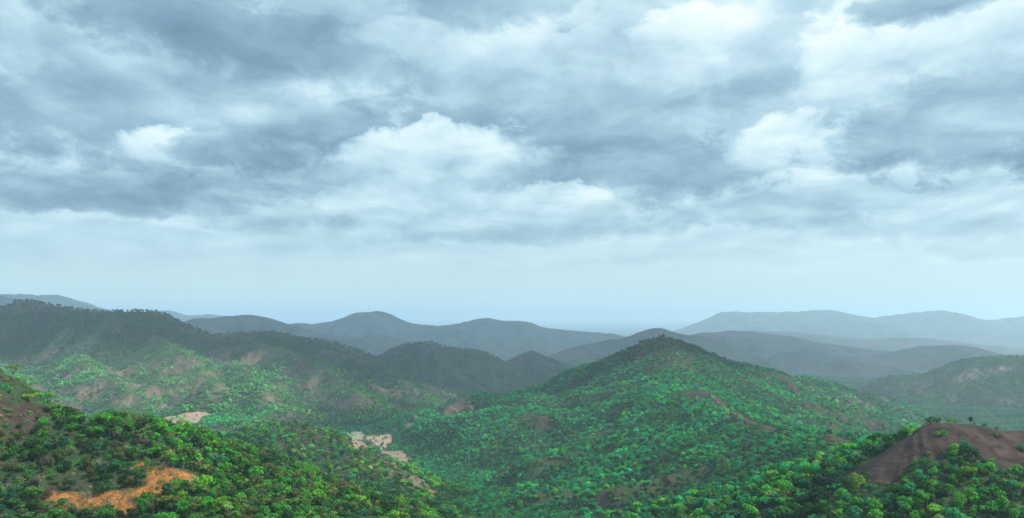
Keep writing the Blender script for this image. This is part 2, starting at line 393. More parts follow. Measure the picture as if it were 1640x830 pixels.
def terrain(x, y):
    """height, group index, ridge id, along distance, distance from crest, side"""
    N = x.size
    base = floor_h(x, y)
    K = 0.2
    best = base.copy(); gi = np.zeros(N, np.int16); rid = np.full(N, -1, np.int16)
    S = np.zeros(N); Dd = np.full(N, 1e9); side = np.zeros(N)
    acc = np.ones(N)                       # sum of exp(K(h-best)) done pairwise for stability
    cur = base.copy()
    for ri, (g, pts, sf, sb, lam, rough) in enumerate(RIDGES):
        if pts is None:
            P = np.array([(-60.0, -60.0, -2.0), (0.0, -14.0, -3.0), (60.0, -70.0, -2.0)])
        else:
            P = smooth_line([W(*q) for q in pts], 3)
        s_min = min(sf, sb) * 0.62
        reach = (P[:, 2].max() + 370) / s_min
        reach = min(reach, 5200)
        m = (x > P[:, 0].min() - reach) & (x < P[:, 0].max() + reach) & (y > P[:, 1].min() - reach) & (y < P[:, 1].max() + reach)
        ii = np.nonzero(m)[0]
        if not len(ii):
            continue
        xs = x[ii]; ys = y[ii]
        bd = np.full(len(ii), 1e18); bz = np.zeros(len(ii)); bs = np.zeros(len(ii)); bside = np.zeros(len(ii))
        along = 0.0
        for a, b in zip(P[:-1], P[1:]):
            dx, dy = b[0] - a[0], b[1] - a[1]
            L2 = dx * dx + dy * dy
            L = math.sqrt(L2)
            t = np.clip(((xs - a[0]) * dx + (ys - a[1]) * dy) / L2, 0, 1)
            ex = xs - (a[0] + t * dx); ey = ys - (a[1] + t * dy)
            d2 = ex * ex + ey * ey
            u = d2 < bd
            bd = np.where(u, d2, bd); bz = np.where(u, a[2] + t * (b[2] - a[2]), bz)
            bs = np.where(u, along + t * L, bs); bside = np.where(u, (dx * ey - dy * ex) / L, bside)
            along += L
        d = np.sqrt(bd)
        bn = bside / np.maximum(d, 1e-6)
        sgn = np.sign(bside)
        flip = 1 if P[-1, 0] > P[0, 0] else -1
        sl = sf + (sb - sf) * sstep(-1, 1, bn * flip)
        wx = 0.35 * fbm(xs / (lam * 2.2), ys / (lam * 2.2), 3, ri + 60)
        gul = fbm(bs / lam + wx, d / (lam * 3.2) + wx, 3, ri + 3, 0.45)
        gul = gul * 0.75 + 0.25 * (1 - 2 * np.abs(noise2(bs / (lam * 0.45) + wx, d / (lam * 1.6), ri + 90)))
        rr = min(lam * 0.10, 12.0)
        dd = np.sqrt(d * d + rr * rr) - rr
        amp = rough * np.minimum(dd, lam * 2.0)
        h = bz - sl * dd * (1 - 0.14 * np.minimum(dd / (lam * 6), 1.5)) + amp * gul * sl * 1.6
        h += np.minimum(dd / 30, 1) * (0.018 * lam) * fbm(xs / (lam * 0.35), ys / (lam * 0.35), 4, ri + 20)
        if lam >= 240:
            h += 9 * fbm(xs / 170, ys / 170, 3, ri + 40) * min(1.0, lam / 400)
        old = cur[ii]
        mx = np.maximum(old, h)
        kk = K if lam < 200 else 0.12
        cur[ii] = mx + np.log(np.exp(kk * (old - mx)) + np.exp(kk * (h - mx))) / kk
        up_ = h > best[ii]
        jj = ii[up_]
        best[jj] = h[up_]; gi[jj] = GK.index(g); rid[jj] = ri; S[jj] = bs[up_]; Dd[jj] = d[up_]; side[jj] = sgn[up_]
    # flat tilled ground along the valley bottom
    VP = [(-110, 1100), (-141, 1217), (-185, 1383), (-250, 1500), (-270, 1610), (-209, 1800), (-125, 2088)]
    dv = np.full(N, 1e9)
    for a, b in zip(VP[:-1], VP[1:]):
        dx, dy = b[0] - a[0], b[1] - a[1]
        t = np.clip(((x - a[0]) * dx + (y - a[1]) * dy) / (dx * dx + dy * dy), 0, 1)
        dv = np.minimum(dv, np.hypot(x - a[0] - t * dx, y - a[1] - t * dy))
    kf = sstep(42, 130, dv)
    kf2 = sstep(0.55, 1.6, np.hypot((x + 690) / 170, (y - 1885) / 90))
    kf = kf * kf2
    flat = np.where(y < 1250, -222 + 0.03 * (1250 - y), -222)
    cur = np.where(y > 1000, flat + (cur - flat) * kf, cur)
    gi = np.where((kf < 0.5) & (y > 1000), 0, gi).astype(np.int16)
    # the smooth union lifts every point a little; keep crests where they were drawn
    return cur, gi, rid, S, Dd, side


# polar sheet round the viewer: even detail in the picture from 40 m to 60 km
th_in = np.radians(np.arange(-37, 37.001, 0.085))
th_out = np.radians(np.concatenate([np.arange(-180, -37.1, 3.0), np.arange(40, 180.1, 3.0)]))
TH = np.sort(np.concatenate([th_in, th_out]))
rr_ = [0.5, 4, 9, 15, 22, 30, 42, 60, 85, 120, 160, 200, 230]
while rr_[-1] < 60000:
    r0 = rr_[-1]
    k = 0.0055 if r0 < 3800 else (0.006 if r0 < 15500 else 0.03)
    if r0 < 700:
        k = 0.0075
    rr_.append(r0 * (1 + k))
RAD = np.array(rr_)
LR = np.log(RAD)
nT, nR = len(TH), len(RAD)
TT, RR = np.meshgrid(TH, RAD, indexing='ij')
GXX = (np.sin(TT) * RR).ravel(); GYY = (np.cos(TT) * RR).ravel()
Hh, GI, RID, SS, DD, SIDE = terrain(GXX, GYY)
HG = Hh.reshape(nT, nR)


def gidx(x, y):
    t = np.arctan2(x, y); r = np.log(np.maximum(np.hypot(x, y), RAD[0] * 1.001))
    i = np.clip(np.searchsorted(TH, t) - 1, 0, nT - 2); j = np.clip(np.searchsorted(LR, r) - 1, 0, nR - 2)
    return t, r, i, j


def height(x, y):
    x = np.asarray(x, float); y = np.asarray(y, float)
    t, r, i, j = gidx(x, y)
    a = np.clip((t - TH[i]) / (TH[i + 1] - TH[i]), 0, 1); rad = np.exp(r)
    b = np.clip((rad - RAD[j]) / (RAD[j + 1] - RAD[j]), 0, 1)
    return (HG[i, j] * (1 - a) + HG[i + 1, j] * a) * (1 - b) + (HG[i, j + 1] * (1 - a) + HG[i + 1, j + 1] * a) * b


def nearest(arr, x, y):
    t, r, i, j = gidx(np.asarray(x, float), np.asarray(y, float))
    return arr.reshape(nT, nR)[i, j]


def ground_at(px, py, d0=250.0, d1=30000.0):
    """the ground point seen at a given column and row of the picture"""
    ds = np.exp(np.arange(math.log(d0), math.log(d1), 0.0012))
    x = (px - CX) / F * ds; z = (HY - py) / F * ds
    hit = np.nonzero(height(x, ds) >= z)[0]
    k = hit[0] if len(hit) else len(ds) - 1
    return float(x[k]), float(ds[k]), float(height(x[k], ds[k]))


# ------------------------------------------------------------------ bare ground, fields
FIELDS = [
    ('reddish brown terraced plot, largest in the valley bottom', [(612, 724), (642, 722), (660, 738), (648, 744.5), (626, 737), (611, 735)], 0),
    ('narrow red plot left of the pale fields in the valley bottom', [(561, 707), (574, 707), (592, 717), (591, 725), (568, 719)], 0),
    ('pale cream fields behind the largest terraced plot', [(584, 701), (624, 696), (629, 710), (612, 722), (600, 711)], 1),
    ('grey green field at the back left of the valley fields', [(554, 693.5), (583, 693), (581, 705), (558, 705.5)], 2),
    ('small bright plot beside the stream line above the fields', [(647, 680), (663, 677.5), (664, 682), (648, 683)], 1),
    ('striped red and cream terraces high on the wooded valley side', [(712, 662), (718, 652), (740, 651), (757, 650.5), (757, 654.5), (738, 658), (728, 665)], 0),
    ('tiny red clearing between trees above the valley fields', [(664, 666), (672, 665), (670, 674), (662, 675)], 0),
    ('tan terrace at the foot of the long left ridge', [(246, 671), (290, 664), (332, 660), (338, 667), (318, 677), (300, 688), (262, 682)], 1),
]
field_polys = []
for lab, poly, kind in FIELDS:
    pts = []
    for q in poly:
        pts.append(ground_at(*q)[:2])
    field_polys.append(np.array(pts))


def inside(poly, x, y):
    c = np.zeros(x.shape, bool)
    n = len(poly); j = n - 1
    for i in range(n):
        xi, yi = poly[i]; xj, yj = poly[j]
        c ^= ((yi > y) != (yj > y)) & (x < (xj - xi) * (y - yi) / (yj - yi + 1e-12) + xi)
        j = i
    return c


# bare patches: column, row, radius across (m), radius in depth (m), kind (1 brown grass, 2 orange earth, 3 pale sandy)
PATCHES = [
    (600, 714, 40, 70, 3), (572, 704, 40, 70, 3), (636, 734, 40, 50, 3), (655, 765, 24, 22, 3), (735, 657, 50, 50, 3), (660, 679, 26, 40, 3), (620, 700, 30, 60, 3), (640, 690, 20, 50, 3), (590, 690, 30, 50, 3),
    (8, 640, 20, 22, 1), (4, 614, 16, 16, 1), (30, 630, 10, 12, 1), (38, 655, 11, 10, 1),
    (265, 768, 13, 10, 2), (235, 788, 12, 7, 2), (160, 803, 18, 7, 2), (112, 803, 12, 6, 2), (60, 800, 12, 6, 1), (200, 815, 12, 5, 2), (285, 775, 6, 6, 2), (150, 818, 30, 8, 1), (232, 762, 16, 8, 1), (90, 800, 16, 8, 1), (195, 790, 16, 8, 1),
    (120, 778, 12, 5, 1), (245, 706, 10, 5, 1), (222, 748, 5, 4, 2), (250, 760, 8, 8, 2), (275, 782, 8, 6, 2),
    (1128, 633, 22, 34, 1), (1150, 650, 14, 30, 1), (1085, 625, 18, 30, 1), (1180, 675, 12, 24, 1), (1165, 668, 12, 20, 1), (1062, 556, 70, 70, 1), (1062, 550, 40, 30, 1), (1040, 567, 36, 50, 1), (1088, 567, 36, 50, 1), (1075, 575, 30, 60, 1),
    (1050, 590, 22, 30, 1), (1100, 592, 24, 36, 1), (1230, 690, 20, 16, 1), (1290, 697, 22, 12, 1), (1255, 688, 14, 10, 1), (1350, 707, 20, 10, 1), (1330, 715, 12, 10, 1), (1395, 722, 14, 16, 1), (1370, 730, 12, 10, 1),
    (1285, 640, 60, 16, 1), (1275, 612, 20, 14, 1), (1300, 660, 30, 12, 1), (1400, 683, 50, 12, 1), (1330, 672, 20, 12, 1),
    (940, 690, 12, 8, 1), (980, 700, 16, 16, 1), (860, 680, 24, 30, 1),
    (710, 795, 16, 16, 1), (735, 805, 24, 12, 1), (760, 800, 20, 10, 1), (690, 790, 10, 10, 2), (740, 815, 8, 6, 2),
    (1060, 760, 14, 12, 1), (975, 800, 10, 9, 1), (990, 815, 12, 8, 1), (1080, 745, 20, 8, 1),
    (180, 600, 44, 70, 3), (150, 630, 36, 70, 3), (330, 600, 26, 80, 3), (355, 620, 20, 60, 3), (200, 645, 26, 40, 3), (400, 575, 60, 30, 3), (505, 615, 20, 60, 3), (60, 620, 30, 50, 3), (120, 600, 24, 50, 3), (215, 620, 26, 60, 3), (245, 640, 22, 50, 3), (270, 600, 20, 90, 3), (290, 615, 20, 70, 3), (300, 590, 30, 60, 3),
    (440, 620, 22, 60, 3), (470, 590, 50, 60, 1), (350, 565, 60, 40, 1), (260, 655, 20, 30, 3), (430, 640, 20, 40, 3), (450, 650, 30, 14, 3),
    (290, 680, 50, 30, 3), (340, 668, 60, 12, 3), (350, 690, 60, 12, 1), (250, 672, 30, 20, 3), (310, 695, 40, 14, 3),
    (560, 600, 50, 40, 1), (520, 575, 60, 40, 1), (620, 625, 24, 26, 1), (640, 636, 14, 12, 3), (610, 622, 16, 12, 3), (690, 622, 30, 24, 1), (720, 632, 50, 18, 3),
    (560, 650, 20, 16, 1), (600, 640, 20, 14, 1), (590, 712, 40, 30, 1), (600, 700, 30, 20, 3), (820, 620, 40, 20, 1),
    (1340, 590, 90, 60, 1), (1570, 600, 120, 50, 3), (1420, 605, 70, 30, 1), (1500, 610, 60, 30, 1), (1480, 595, 90, 70, 3),
    (700, 735, 14, 14, 1), (540, 710, 60, 40, 4), (575, 735, 50, 40, 4), (560, 752, 40, 30, 4), (470, 715, 24, 20, 4), (500, 690, 24, 20, 4),
    (60, 760, 14, 10, 4), (140, 745, 16, 10, 4), (200, 720, 14, 10, 4), (90, 720, 10, 8, 4), (230, 700, 12, 8, 4),
]


def patch_masks(x, y, gi, rid, s, dd, side, z):
    """bare (0..1), orange, sand, scrub masks in world space"""
    n = x.size
    bare = np.zeros(n); orange = np.zeros(n); sand = np.zeros(n); scrub = np.zeros(n)
    r = np.hypot(x, y)
    edge = 0.8 * fbm(x / 22, y / 22, 4, 77, 0.6) + 0.3 * fbm(x / 60, y / 60, 2, 78)
    mott = sstep(-0.45, 0.15, fbm(x / 13, y / 13, 3, 79, 0.6))
    for (px, py, rx, ry, kind) in PATCHES:
        gx, gy, gz = ground_at(px, py)
        m = (np.abs(x - gx) < rx * 2.2) & (np.abs(y - gy) < ry * 2.2)
        if not m.any():
            continue
        q = ((x[m] - gx) / rx) ** 2 + ((y[m] - gy) / ry) ** 2
        vv = 1 - sstep(0.3, 1.4, q + edge[m])
        if kind in (1, 3):
            vv = vv * (0.12 + 0.88 * mott[m])
        if kind == 4:
            scrub[m] = np.maximum(scrub[m], vv)
            continue
        bare[m] = np.maximum(bare[m], vv)
        if kind == 2:
            orange[m] = np.maximum(orange[m], vv)
        if kind == 3:
            sand[m] = np.maximum(sand[m], vv)
    # trodden, treeless strip along the spine of the pointed hill
    SPL = smooth_line([W(*q) for q in [(1088, 620, 1340), (1110, 628, 1250), (1134, 629, 1170), (1152, 646, 1100), (1181, 667, 1010), (1220, 682, 930), (1270, 693, 860), (1330, 703, 780), (1400, 714, 690)]], 3)
    m = (x > 130) & (x < 340) & (y > 650) & (y < 1400)
    xs_, ys_ = x[m], y[m]
    cx2 = np.interp(ys_, SPL[::-1, 1], SPL[::-1, 0])
    off = cx2 - xs_
    wid = 8 + 7 * (1 - sstep(820, 1000, ys_)) + 13 * fbm(ys_ / 26, ys_ * 0, 3, 6) + 20 * np.exp(-((ys_ - 1195) / 50.0) ** 2)
    vv = sstep(-4.5, -2, off) * (1 - sstep(wid - 4, wid + 5, off)) * sstep(670, 720, ys_) * (1 - sstep(1320, 1360, ys_))
    bare[m] = np.maximum(bare[m], vv)
    # bare brown top of the right knoll
    kn = gi == GK.index('near_right')
    px = CX + F * x / np.maximum(y, 1)
    lim = 19 + 4 * fbm(x / 16, y / 16, 3, 5) + 19 * (1 - sstep(1430, 1480, px)) + 6 * sstep(1450, 1500, px) + 7 * sstep(1530, 1580, px) + 8 * sstep(1580, 1640, px)
    top = kn & (y < 520)
    b2 = np.where(top, 1 - sstep(lim - 2, lim + 3, dd), 0) * sstep(1250, 1340, px)
    bare = np.maximum(bare, b2)
    return bare, orange, sand, scrub, b2


GZ = Hh
BARE, ORANGE, SAND, SCRUB, KNOLL = patch_masks(GXX, GYY, GI, RID, SS, DD, SIDE, GZ)
# strata: bare bands that follow height on the long ridges
band = sstep(0.25, 0.75, 0.5 + 0.5 * np.sin(GZ / 11.0 + 1.5 * fbm(GXX / 400, GYY / 400, 2, 9))) * sstep(-0.25, 0.35, fbm(GXX / 260, GYY / 160, 3, 31))
BAND = band * np.isin(GI, [GK.index(k) for k in ('left_range', 'mid', 'shoulder', 'right_hill', 'purple', 'far_right', 'far_left')]) * (DD < 900)
crest = np.exp(-DD / 120.0) * np.isin(GI, [GK.index(k) for k in ('left_range', 'mid')])
BAND = np.clip(BAND * 0.8 + crest * 0.5, 0, 1)
FAR = sstep(3300, 4200, np.hypot(GXX, GYY))

# ------------------------------------------------------------------ materials
def principled(name, rough=0.9):
    m_ = bpy.data.materials.new(name)
    m_.use_nodes = True
    t = NT(m_.node_tree)
    b = t.n('ShaderNodeBsdfPrincipled')
    b.inputs['Roughness'].default_value = rough
    b.inputs['Specular IOR Level'].default_value = 0.15
    o = t.n('ShaderNodeOutputMaterial')
    t.l(b.outputs[0], o.inputs[0])
    return m_, t, b


def attr(t, name, kind='GEOMETRY', out='Fac'):
    a = t.n('ShaderNodeAttribute', attribute_name=name, attribute_type=kind)
    return a.outputs[out]


MG, t, b = principled('hillside_ground', 0.95)
pos = t.n('ShaderNodeNewGeometry').outputs['Position']
na = t.noise(pos, 0.02, 6, 0.6)
nb = t.noise(pos, 0.22, 5, 0.65)
nc = t.noise(pos, 0.9, 4, 0.7)
nf = t.m('ADD', t.m('MULTIPLY', t.noise(pos, 0.035, 6, 0.72), 0.45), t.m('MULTIPLY', t.noise(pos, 0.0055, 9, 0.68, dist=0.6), 0.55))
under = t.ramp(t.m('ADD', t.m('MULTIPLY', na, 0.6), t.m('MULTIPLY', nb, 0.4)),
               [(0.30, (0.010, 0.036, 0.014)), (0.47, (0.020, 0.055, 0.020)), (0.57, (0.045, 0.058, 0.026)), (0.68, (0.070, 0.050, 0.034))])
nbb = t.noise(pos, 0.10, 8, 0.72, dist=0.8)
brown = t.ramp(nbb, [(0.30, (0.012, 0.010, 0.008)), (0.42, (0.028, 0.018, 0.014)), (0.50, (0.046, 0.028, 0.022)), (0.60, (0.066, 0.042, 0.032)), (0.67, (0.040, 0.042, 0.018)), (0.76, (0.11, 0.078, 0.056))])
orange = t.ramp(t.m('ADD', t.m('MULTIPLY', nb, 0.5), t.m('MULTIPLY', nc, 0.5)),
                [(0.36, (0.07, 0.04, 0.02)), (0.46, (0.18, 0.080, 0.022)), (0.54, (0.36, 0.145, 0.030)), (0.62, (0.44, 0.205, 0.055)), (0.72, (0.12, 0.08, 0.035))])
sandc = t.ramp(t.m('ADD', t.m('MULTIPLY', nb, 0.5), t.m('MULTIPLY', nc, 0.5)),
               [(0.32, (0.07, 0.07, 0.035)), (0.5, (0.14, 0.11, 0.062)), (0.7, (0.24, 0.175, 0.11))])
wood = t.ramp(nf, [(0.34, (0.008, 0.024, 0.022)), (0.45, (0.016, 0.044, 0.034)), (0.51, (0.034, 0.058, 0.042)), (0.57, (0.070, 0.060, 0.055)), (0.68, (0.13, 0.095, 0.085))])
c = t.mix(attr(t, 'far'), under, wood)
c = t.mix(t.m('MULTIPLY', attr(t, 'band'), 0.75), c, (0.085, 0.060, 0.050))
c = t.mix(attr(t, 'bare'), c, brown)
c = t.mix(attr(t, 'sand'), c, sandc)
c = t.mix(attr(t, 'orange'), c, orange)
t.l(c, b.inputs['Base Color'])
bp = t.n('ShaderNodeBump')
bp.inputs['Strength'].default_value = 0.8
bp.inputs['Distance'].default_value = 1.0
hn = t.m('ADD', t.m('ADD', t.m('MULTIPLY', nc, 0.5), t.m('MULTIPLY', nbb, 3.0)), t.m('MULTIPLY', t.m('MULTIPLY', t.noise(pos, 0.03, 8, 0.7), attr(t, 'far')), 40.0))
t.l(hn, bp.inputs['Height'])
t.l(bp.outputs[0], b.inputs['Normal'])


def leaf_material(name, trans=0.30):
    m_ = bpy.data.materials.new(name)
    m_.use_nodes = True
    t = NT(m_.node_tree)
    col = attr(t, 'tint', 'INSTANCER', 'Color')
    g = t.n('ShaderNodeNewGeometry')
    rnd = g.outputs['Random Per Island']
    k = t.m('ADD', t.m('MULTIPLY', rnd, 0.85), 0.48)
    cc = t.v('MULTIPLY', col, t.comb(k, k, k))
    # a few leaves painted paler and yellower as sunlit highlights
    cc = t.mix(t.m('MULTIPLY', t.m('GREATER_THAN', rnd, 0.82), 0.55), cc, t.v('MULTIPLY', col, (2.4, 2.1, 0.9)))
    d = t.n('ShaderNodeBsdfDiffuse')
    tr = t.n('ShaderNodeBsdfTranslucent')
    gl = t.n('ShaderNodeBsdfGlossy')
    gl.inputs['Roughness'].default_value = 0.55
    gl.inputs['Color'].default_value = (0.5, 0.5, 0.5, 1)
    t.l(cc, d.inputs[0])
    t.l(t.v('MULTIPLY', cc, (1.2, 1.25, 0.7)), tr.inputs[0])
    mx = t.n('ShaderNodeMixShader'); mx.inputs[0].default_value = trans
    t.l(d.outputs[0], mx.inputs[1]); t.l(tr.outputs[0], mx.inputs[2])
    mx2 = t.n('ShaderNodeMixShader'); mx2.inputs[0].default_value = 0.03
    t.l(mx.outputs[0], mx2.inputs[1]); t.l(gl.outputs[0], mx2.inputs[2])
    o = t.n('ShaderNodeOutputMaterial')
    t.l(mx2.outputs[0], o.inputs[0])
    return m_


ML = leaf_material('foliage')
MB, t, b = principled('bark', 0.9)
pos = t.n('ShaderNodeTexCoord').outputs['Object']
t.l(t.ramp(t.noise(pos, 6, 4, 0.6), [(0.3, (0.05, 0.038, 0.028)), (0.7, (0.14, 0.11, 0.085))]), b.inputs['Base Color'])
MD, t, b = principled('dry_twigs', 0.9)
pos = t.n('ShaderNodeTexCoord').outputs['Object']
t.l(t.ramp(t.noise(pos, 3, 4, 0.6), [(0.3, (0.13, 0.10, 0.08)), (0.7, (0.30, 0.26, 0.21))]), b.inputs['Base Color'])

# ------------------------------------------------------------------ terrain objects, one per hill
vert = np.stack([GXX, GYY, Hh], 1)
ia = np.arange(nT * nR).reshape(nT, nR)
quad = np.stack([ia[:-1, :-1], ia[1:, :-1], ia[1:, 1:], ia[:-1, 1:]], -1).reshape(-1, 4)
# closing strip at the back of the sheet is left out: it lies far behind the viewer
qg = GI[quad[:, 0]]
qg2 = GI[quad].astype(int)
for k, g in enumerate(GK):
    sel = quad[(np.sort(qg2, 1)[:, 1] == k)]
    if not len(sel):
        continue
    used, inv = np.unique(sel, return_inverse=True)
    o = mesh_np(GROUPS[g][0], vert[used], inv.reshape(-1, 4)[:, ::-1], [MG], smooth=True,
                attrs={'bare': BARE[used], 'orange': ORANGE[used], 'sand': SAND[used], 'band': BAND[used], 'far': FAR[used]})
    tag(o, GROUPS[g][1], 'valley' if g == 'valley' else ('mountain' if 'mountain' in GROUPS[g][0] else 'hill'), kind='structure')

# ------------------------------------------------------------------ field plots and tracks
def field_material(kind):
    cols = [((0.13, 0.065, 0.042), (0.22, 0.12, 0.075), (0.38, 0.27, 0.17)),
            ((0.27, 0.175, 0.105), (0.18, 0.11, 0.065), (0.35, 0.25, 0.16)),
            ((0.08, 0.12, 0.06), (0.16, 0.15, 0.09), (0.27, 0.24, 0.16))][kind]
    m_, t, b = principled(('red_soil', 'pale_soil', 'fallow_soil')[kind], 0.95)
    pos = t.n('ShaderNodeNewGeometry').outputs['Position']
    wob = t.v('MULTIPLY', t.v('SUBTRACT', t.noise(pos, 0.03, 2, out='Color'), (0.5, 0.5, 0.5)), (22, 22, 0))
    mp = t.n('ShaderNodeMapping')
    t.l(t.v('ADD', pos, wob), mp.inputs[0])
    mp.inputs['Rotation'].default_value = (0, 0, R(24 + 30 * kind))
    bk = t.n('ShaderNodeTexBrick', offset=0.4)
    t.l(mp.outputs[0], bk.inputs[0])
    bk.inputs['Color1'].default_value = (*cols[0], 1)
    bk.inputs['Color2'].default_value = (*cols[1], 1)
    bk.inputs['Mortar'].default_value = (*cols[2], 1)
    bk.inputs['Scale'].default_value = 1.0
    bk.inputs['Mortar Size'].default_value = 1.0
    bk.inputs['Brick Width'].default_value = 42.0
    bk.inputs['Row Height'].default_value = 19.0
    n = t.noise(pos, 0.5, 4, 0.6)
    t.l(t.mix(0.18, bk.outputs['Color'], t.ramp(n, [(0.3, (0.18, 0.12, 0.07)), (0.7, (0.62, 0.46, 0.33))])), b.inputs['Base Color'])
    return m_


FM = [field_material(k) for k in range(3)]
for (lab, _, kind), poly in zip(FIELDS, field_polys):
    bm = bmesh.new()
    bm.faces.new([bm.verts.new((x, y, 0)) for x, y in poly])
    bmesh.ops.triangulate(bm, faces=bm.faces[:])
    for _ in range(9):
        long = [e for e in bm.edges if e.calc_length() > 7.0]
        if not long:
            break
        bmesh.ops.subdivide_edges(bm, edges=long, cuts=1)
        bmesh.ops.triangulate(bm, faces=bm.faces[:])
    vs = bm.verts[:]
    for v in vs:
        if v.is_boundary:
            v.co.x += 5.0 * float(fbm(np.array([v.co.x / 14]), np.array([v.co.y / 14]), 2, 61)[0])
            v.co.y += 8.0 * float(fbm(np.array([v.co.x / 14]), np.array([v.co.y / 14]), 2, 62)[0])
    hz = height(np.array([v.co.x for v in vs]), np.array([v.co.y for v in vs]))
    for v, z in zip(vs, hz):
        v.co.z = z + 0.7
    for f in bm.faces:
        if f.normal.z < 0:
            f.normal_flip()
    rim = bmesh.ops.extrude_edge_only(bm, edges=[e for e in bm.edges if e.is_boundary])
    for v in rim['geom']:
        if isinstance(v, bmesh.types.BMVert):
            v.co.z -= 3.0
    me = bpy.data.meshes.new('field')
    bm.to_mesh(me); bm.free()
    me.materials.append(FM[kind])
    o = bpy.data.objects.new('field', me)
    COL.objects.link(o)
    tag(o, lab, 'field', kind='structure')

MT, t, b = principled('track_dust', 0.95)
pos = t.n('ShaderNodeNewGeometry').outputs['Position']
t.l(t.ramp(t.noise(pos, 0.4, 4, 0.6), [(0.3, (0.12, 0.09, 0.07)), (0.7, (0.24, 0.185, 0.145))]), b.inputs['Base Color'])


def ribbon(pts, width, label, name='path'):
    """a worn track draped on the ground: pts are (x, y)"""
    P = np.array(pts, float)
    seg = np.hypot(*np.diff(P, axis=0).T)
    s = np.concatenate([[0], np.cumsum(seg)])
    n = max(int(s[-1] / 4), 4)
    q = np.linspace(0, s[-1], n)
    x = np.interp(q, s, P[:, 0]) + 1.2 * fbm(q / 30, q * 0, 2, 3); y = np.interp(q, s, P[:, 1])
    dx = np.gradient(x); dy = np.gradient(y); L = np.hypot(dx, dy)
    w_ = width * (0.8 + 0.35 * fbm(q / 25, q * 0 + 4, 2, 8))
    nx, ny = -dy / L, dx / L
    rows = []
    for k in (-0.5, 0, 0.5):
        xx, yy = x + nx * w_ * k, y + ny * w_ * k
        rows.append(np.stack([xx, yy, height(xx, yy) + (0.55 if k == 0 else 0.35)], 1))
    v = np.concatenate(rows)
    f = []
    for r in range(2):
        for i in range(n - 1):
            f.append((r * n + i, r * n + i + 1, (r + 1) * n + i + 1, (r + 1) * n + i))
    o = mesh_np(name, v, np.array(f)[:, ::-1], [MT], smooth=True)
    tag(o, label, 'path', kind='structure')
    return np.stack([x, y], 1)


spine = smooth_line([W(*q) for q in [(1104, 627, 1275), (1110, 628, 1250), (1134, 629, 1170), (1152, 646, 1100), (1181, 667, 1010), (1220, 682, 930), (1270, 693, 860), (1330, 703, 780), (1385, 712, 705)]], 4)
trail_xy = ribbon(spine[:, :2], 1.1, 'pale footpath running down the bare spine of the pointed hill')
def pix_line(pts): return [ground_at(*p_)[:2] for p_ in pts]
tracks = [
    ribbon(pix_line([(246, 674), (272, 668), (300, 665), (330, 663), (352, 668)]), 5, 'pale track along the tan terrace at the foot of the long ridge'),
    ribbon(pix_line([(280, 690), (310, 687), (345, 690), (380, 694)]), 4, 'short dirt track beside the scrub below the sunlit knolls'),
    ribbon(pix_line([(1286, 630), (1310, 634), (1340, 642), (1362, 652)]), 5, 'pale dirt track across the shoulder right of the pointed hill'),
]
track_pts = np.concatenate([trail_xy] + tracks)

# ------------------------------------------------------------------ trees: a few kinds of crown, trunk and bare branches
def leaf_cloud(n_lobes, n_leaf, spread, rise, size, rs, flat=1.0, lobe=(1.0, 1.9), base=4.4):
    """quads set on the skins of several lobes; returns verts, faces"""
    C = []
    for i in range(n_lobes):
        a = rs.uniform(0, 2 * np.pi); q = math.sqrt(rs.uniform(0, 1)) * spread
        C.append((q * math.cos(a), q * math.sin(a), base + rs.uniform(-0.5, 1) * rise * (1 - 0.55 * (q / max(spread, 0.1)) ** 2), rs.uniform(*lobe)))
    C.append((0, 0, base + rise * 0.55, lobe[1]))
    C = np.array(C)
    w_ = C[:, 3] ** 2
    V = []; Fc = []
    tries = 0
    while len(Fc) < n_leaf and tries < n_leaf * 12:
        tries += 1
        c = C[rs.choice(len(C), p=w_ / w_.sum())]
        d = rs.normal(size=3); d[2] += 0.35
        d /= np.linalg.norm(d)
        p_ = c[:3] + d * c[3] * np.array([1, 1, flat]) * rs.uniform(0.82, 1.1)
        dist = np.linalg.norm((p_ - C[:, :3]) / np.array([1, 1, flat]), axis=1) / C[:, 3]
        if (dist < 0.74).any():
            continue
        nn_ = d + rs.normal(size=3) * 0.42
        nn_ /= np.linalg.norm(nn_)
        u = np.cross(nn_, rs.normal(size=3)); u /= np.linalg.norm(u)
        v = np.cross(nn_, u)
        s = size * rs.uniform(0.6, 1.25)
        k = len(V)
        V += [p_ - u * s * 0.5, p_ + v * s * rs.uniform(0.3, 0.5) + nn_ * s * 0.1, p_ + u * s * 0.5, p_ - v * s * rs.uniform(0.3, 0.5) + nn_ * s * 0.1]
        Fc.append((k, k + 1, k + 2, k + 3))
    return np.array(V), np.array(Fc)


def tube(p0, p1, r0, r1, n=5):
    p0 = np.array(p0, float); p1 = np.array(p1, float)
    d = p1 - p0; d /= np.linalg.norm(d)
    u = np.cross(d, (0.3, 0.9, 0.2)); u /= np.linalg.norm(u); v = np.cross(d, u)
    a = np.arange(n) * 2 * np.pi / n
    ring = np.cos(a)[:, None] * u + np.sin(a)[:, None] * v
    V = np.concatenate([p0 + ring * r0, p1 + ring * r1])
    Fc = [(i, (i + 1) % n, n + (i + 1) % n, n + i) for i in range(n)]
    return V, np.array(Fc)


def join(parts):
    V = []; Fc = []; k = 0
    for v, f in parts:
        V.append(v); Fc.append(f + k); k += len(v)
    return np.concatenate(V), np.concatenate(Fc)


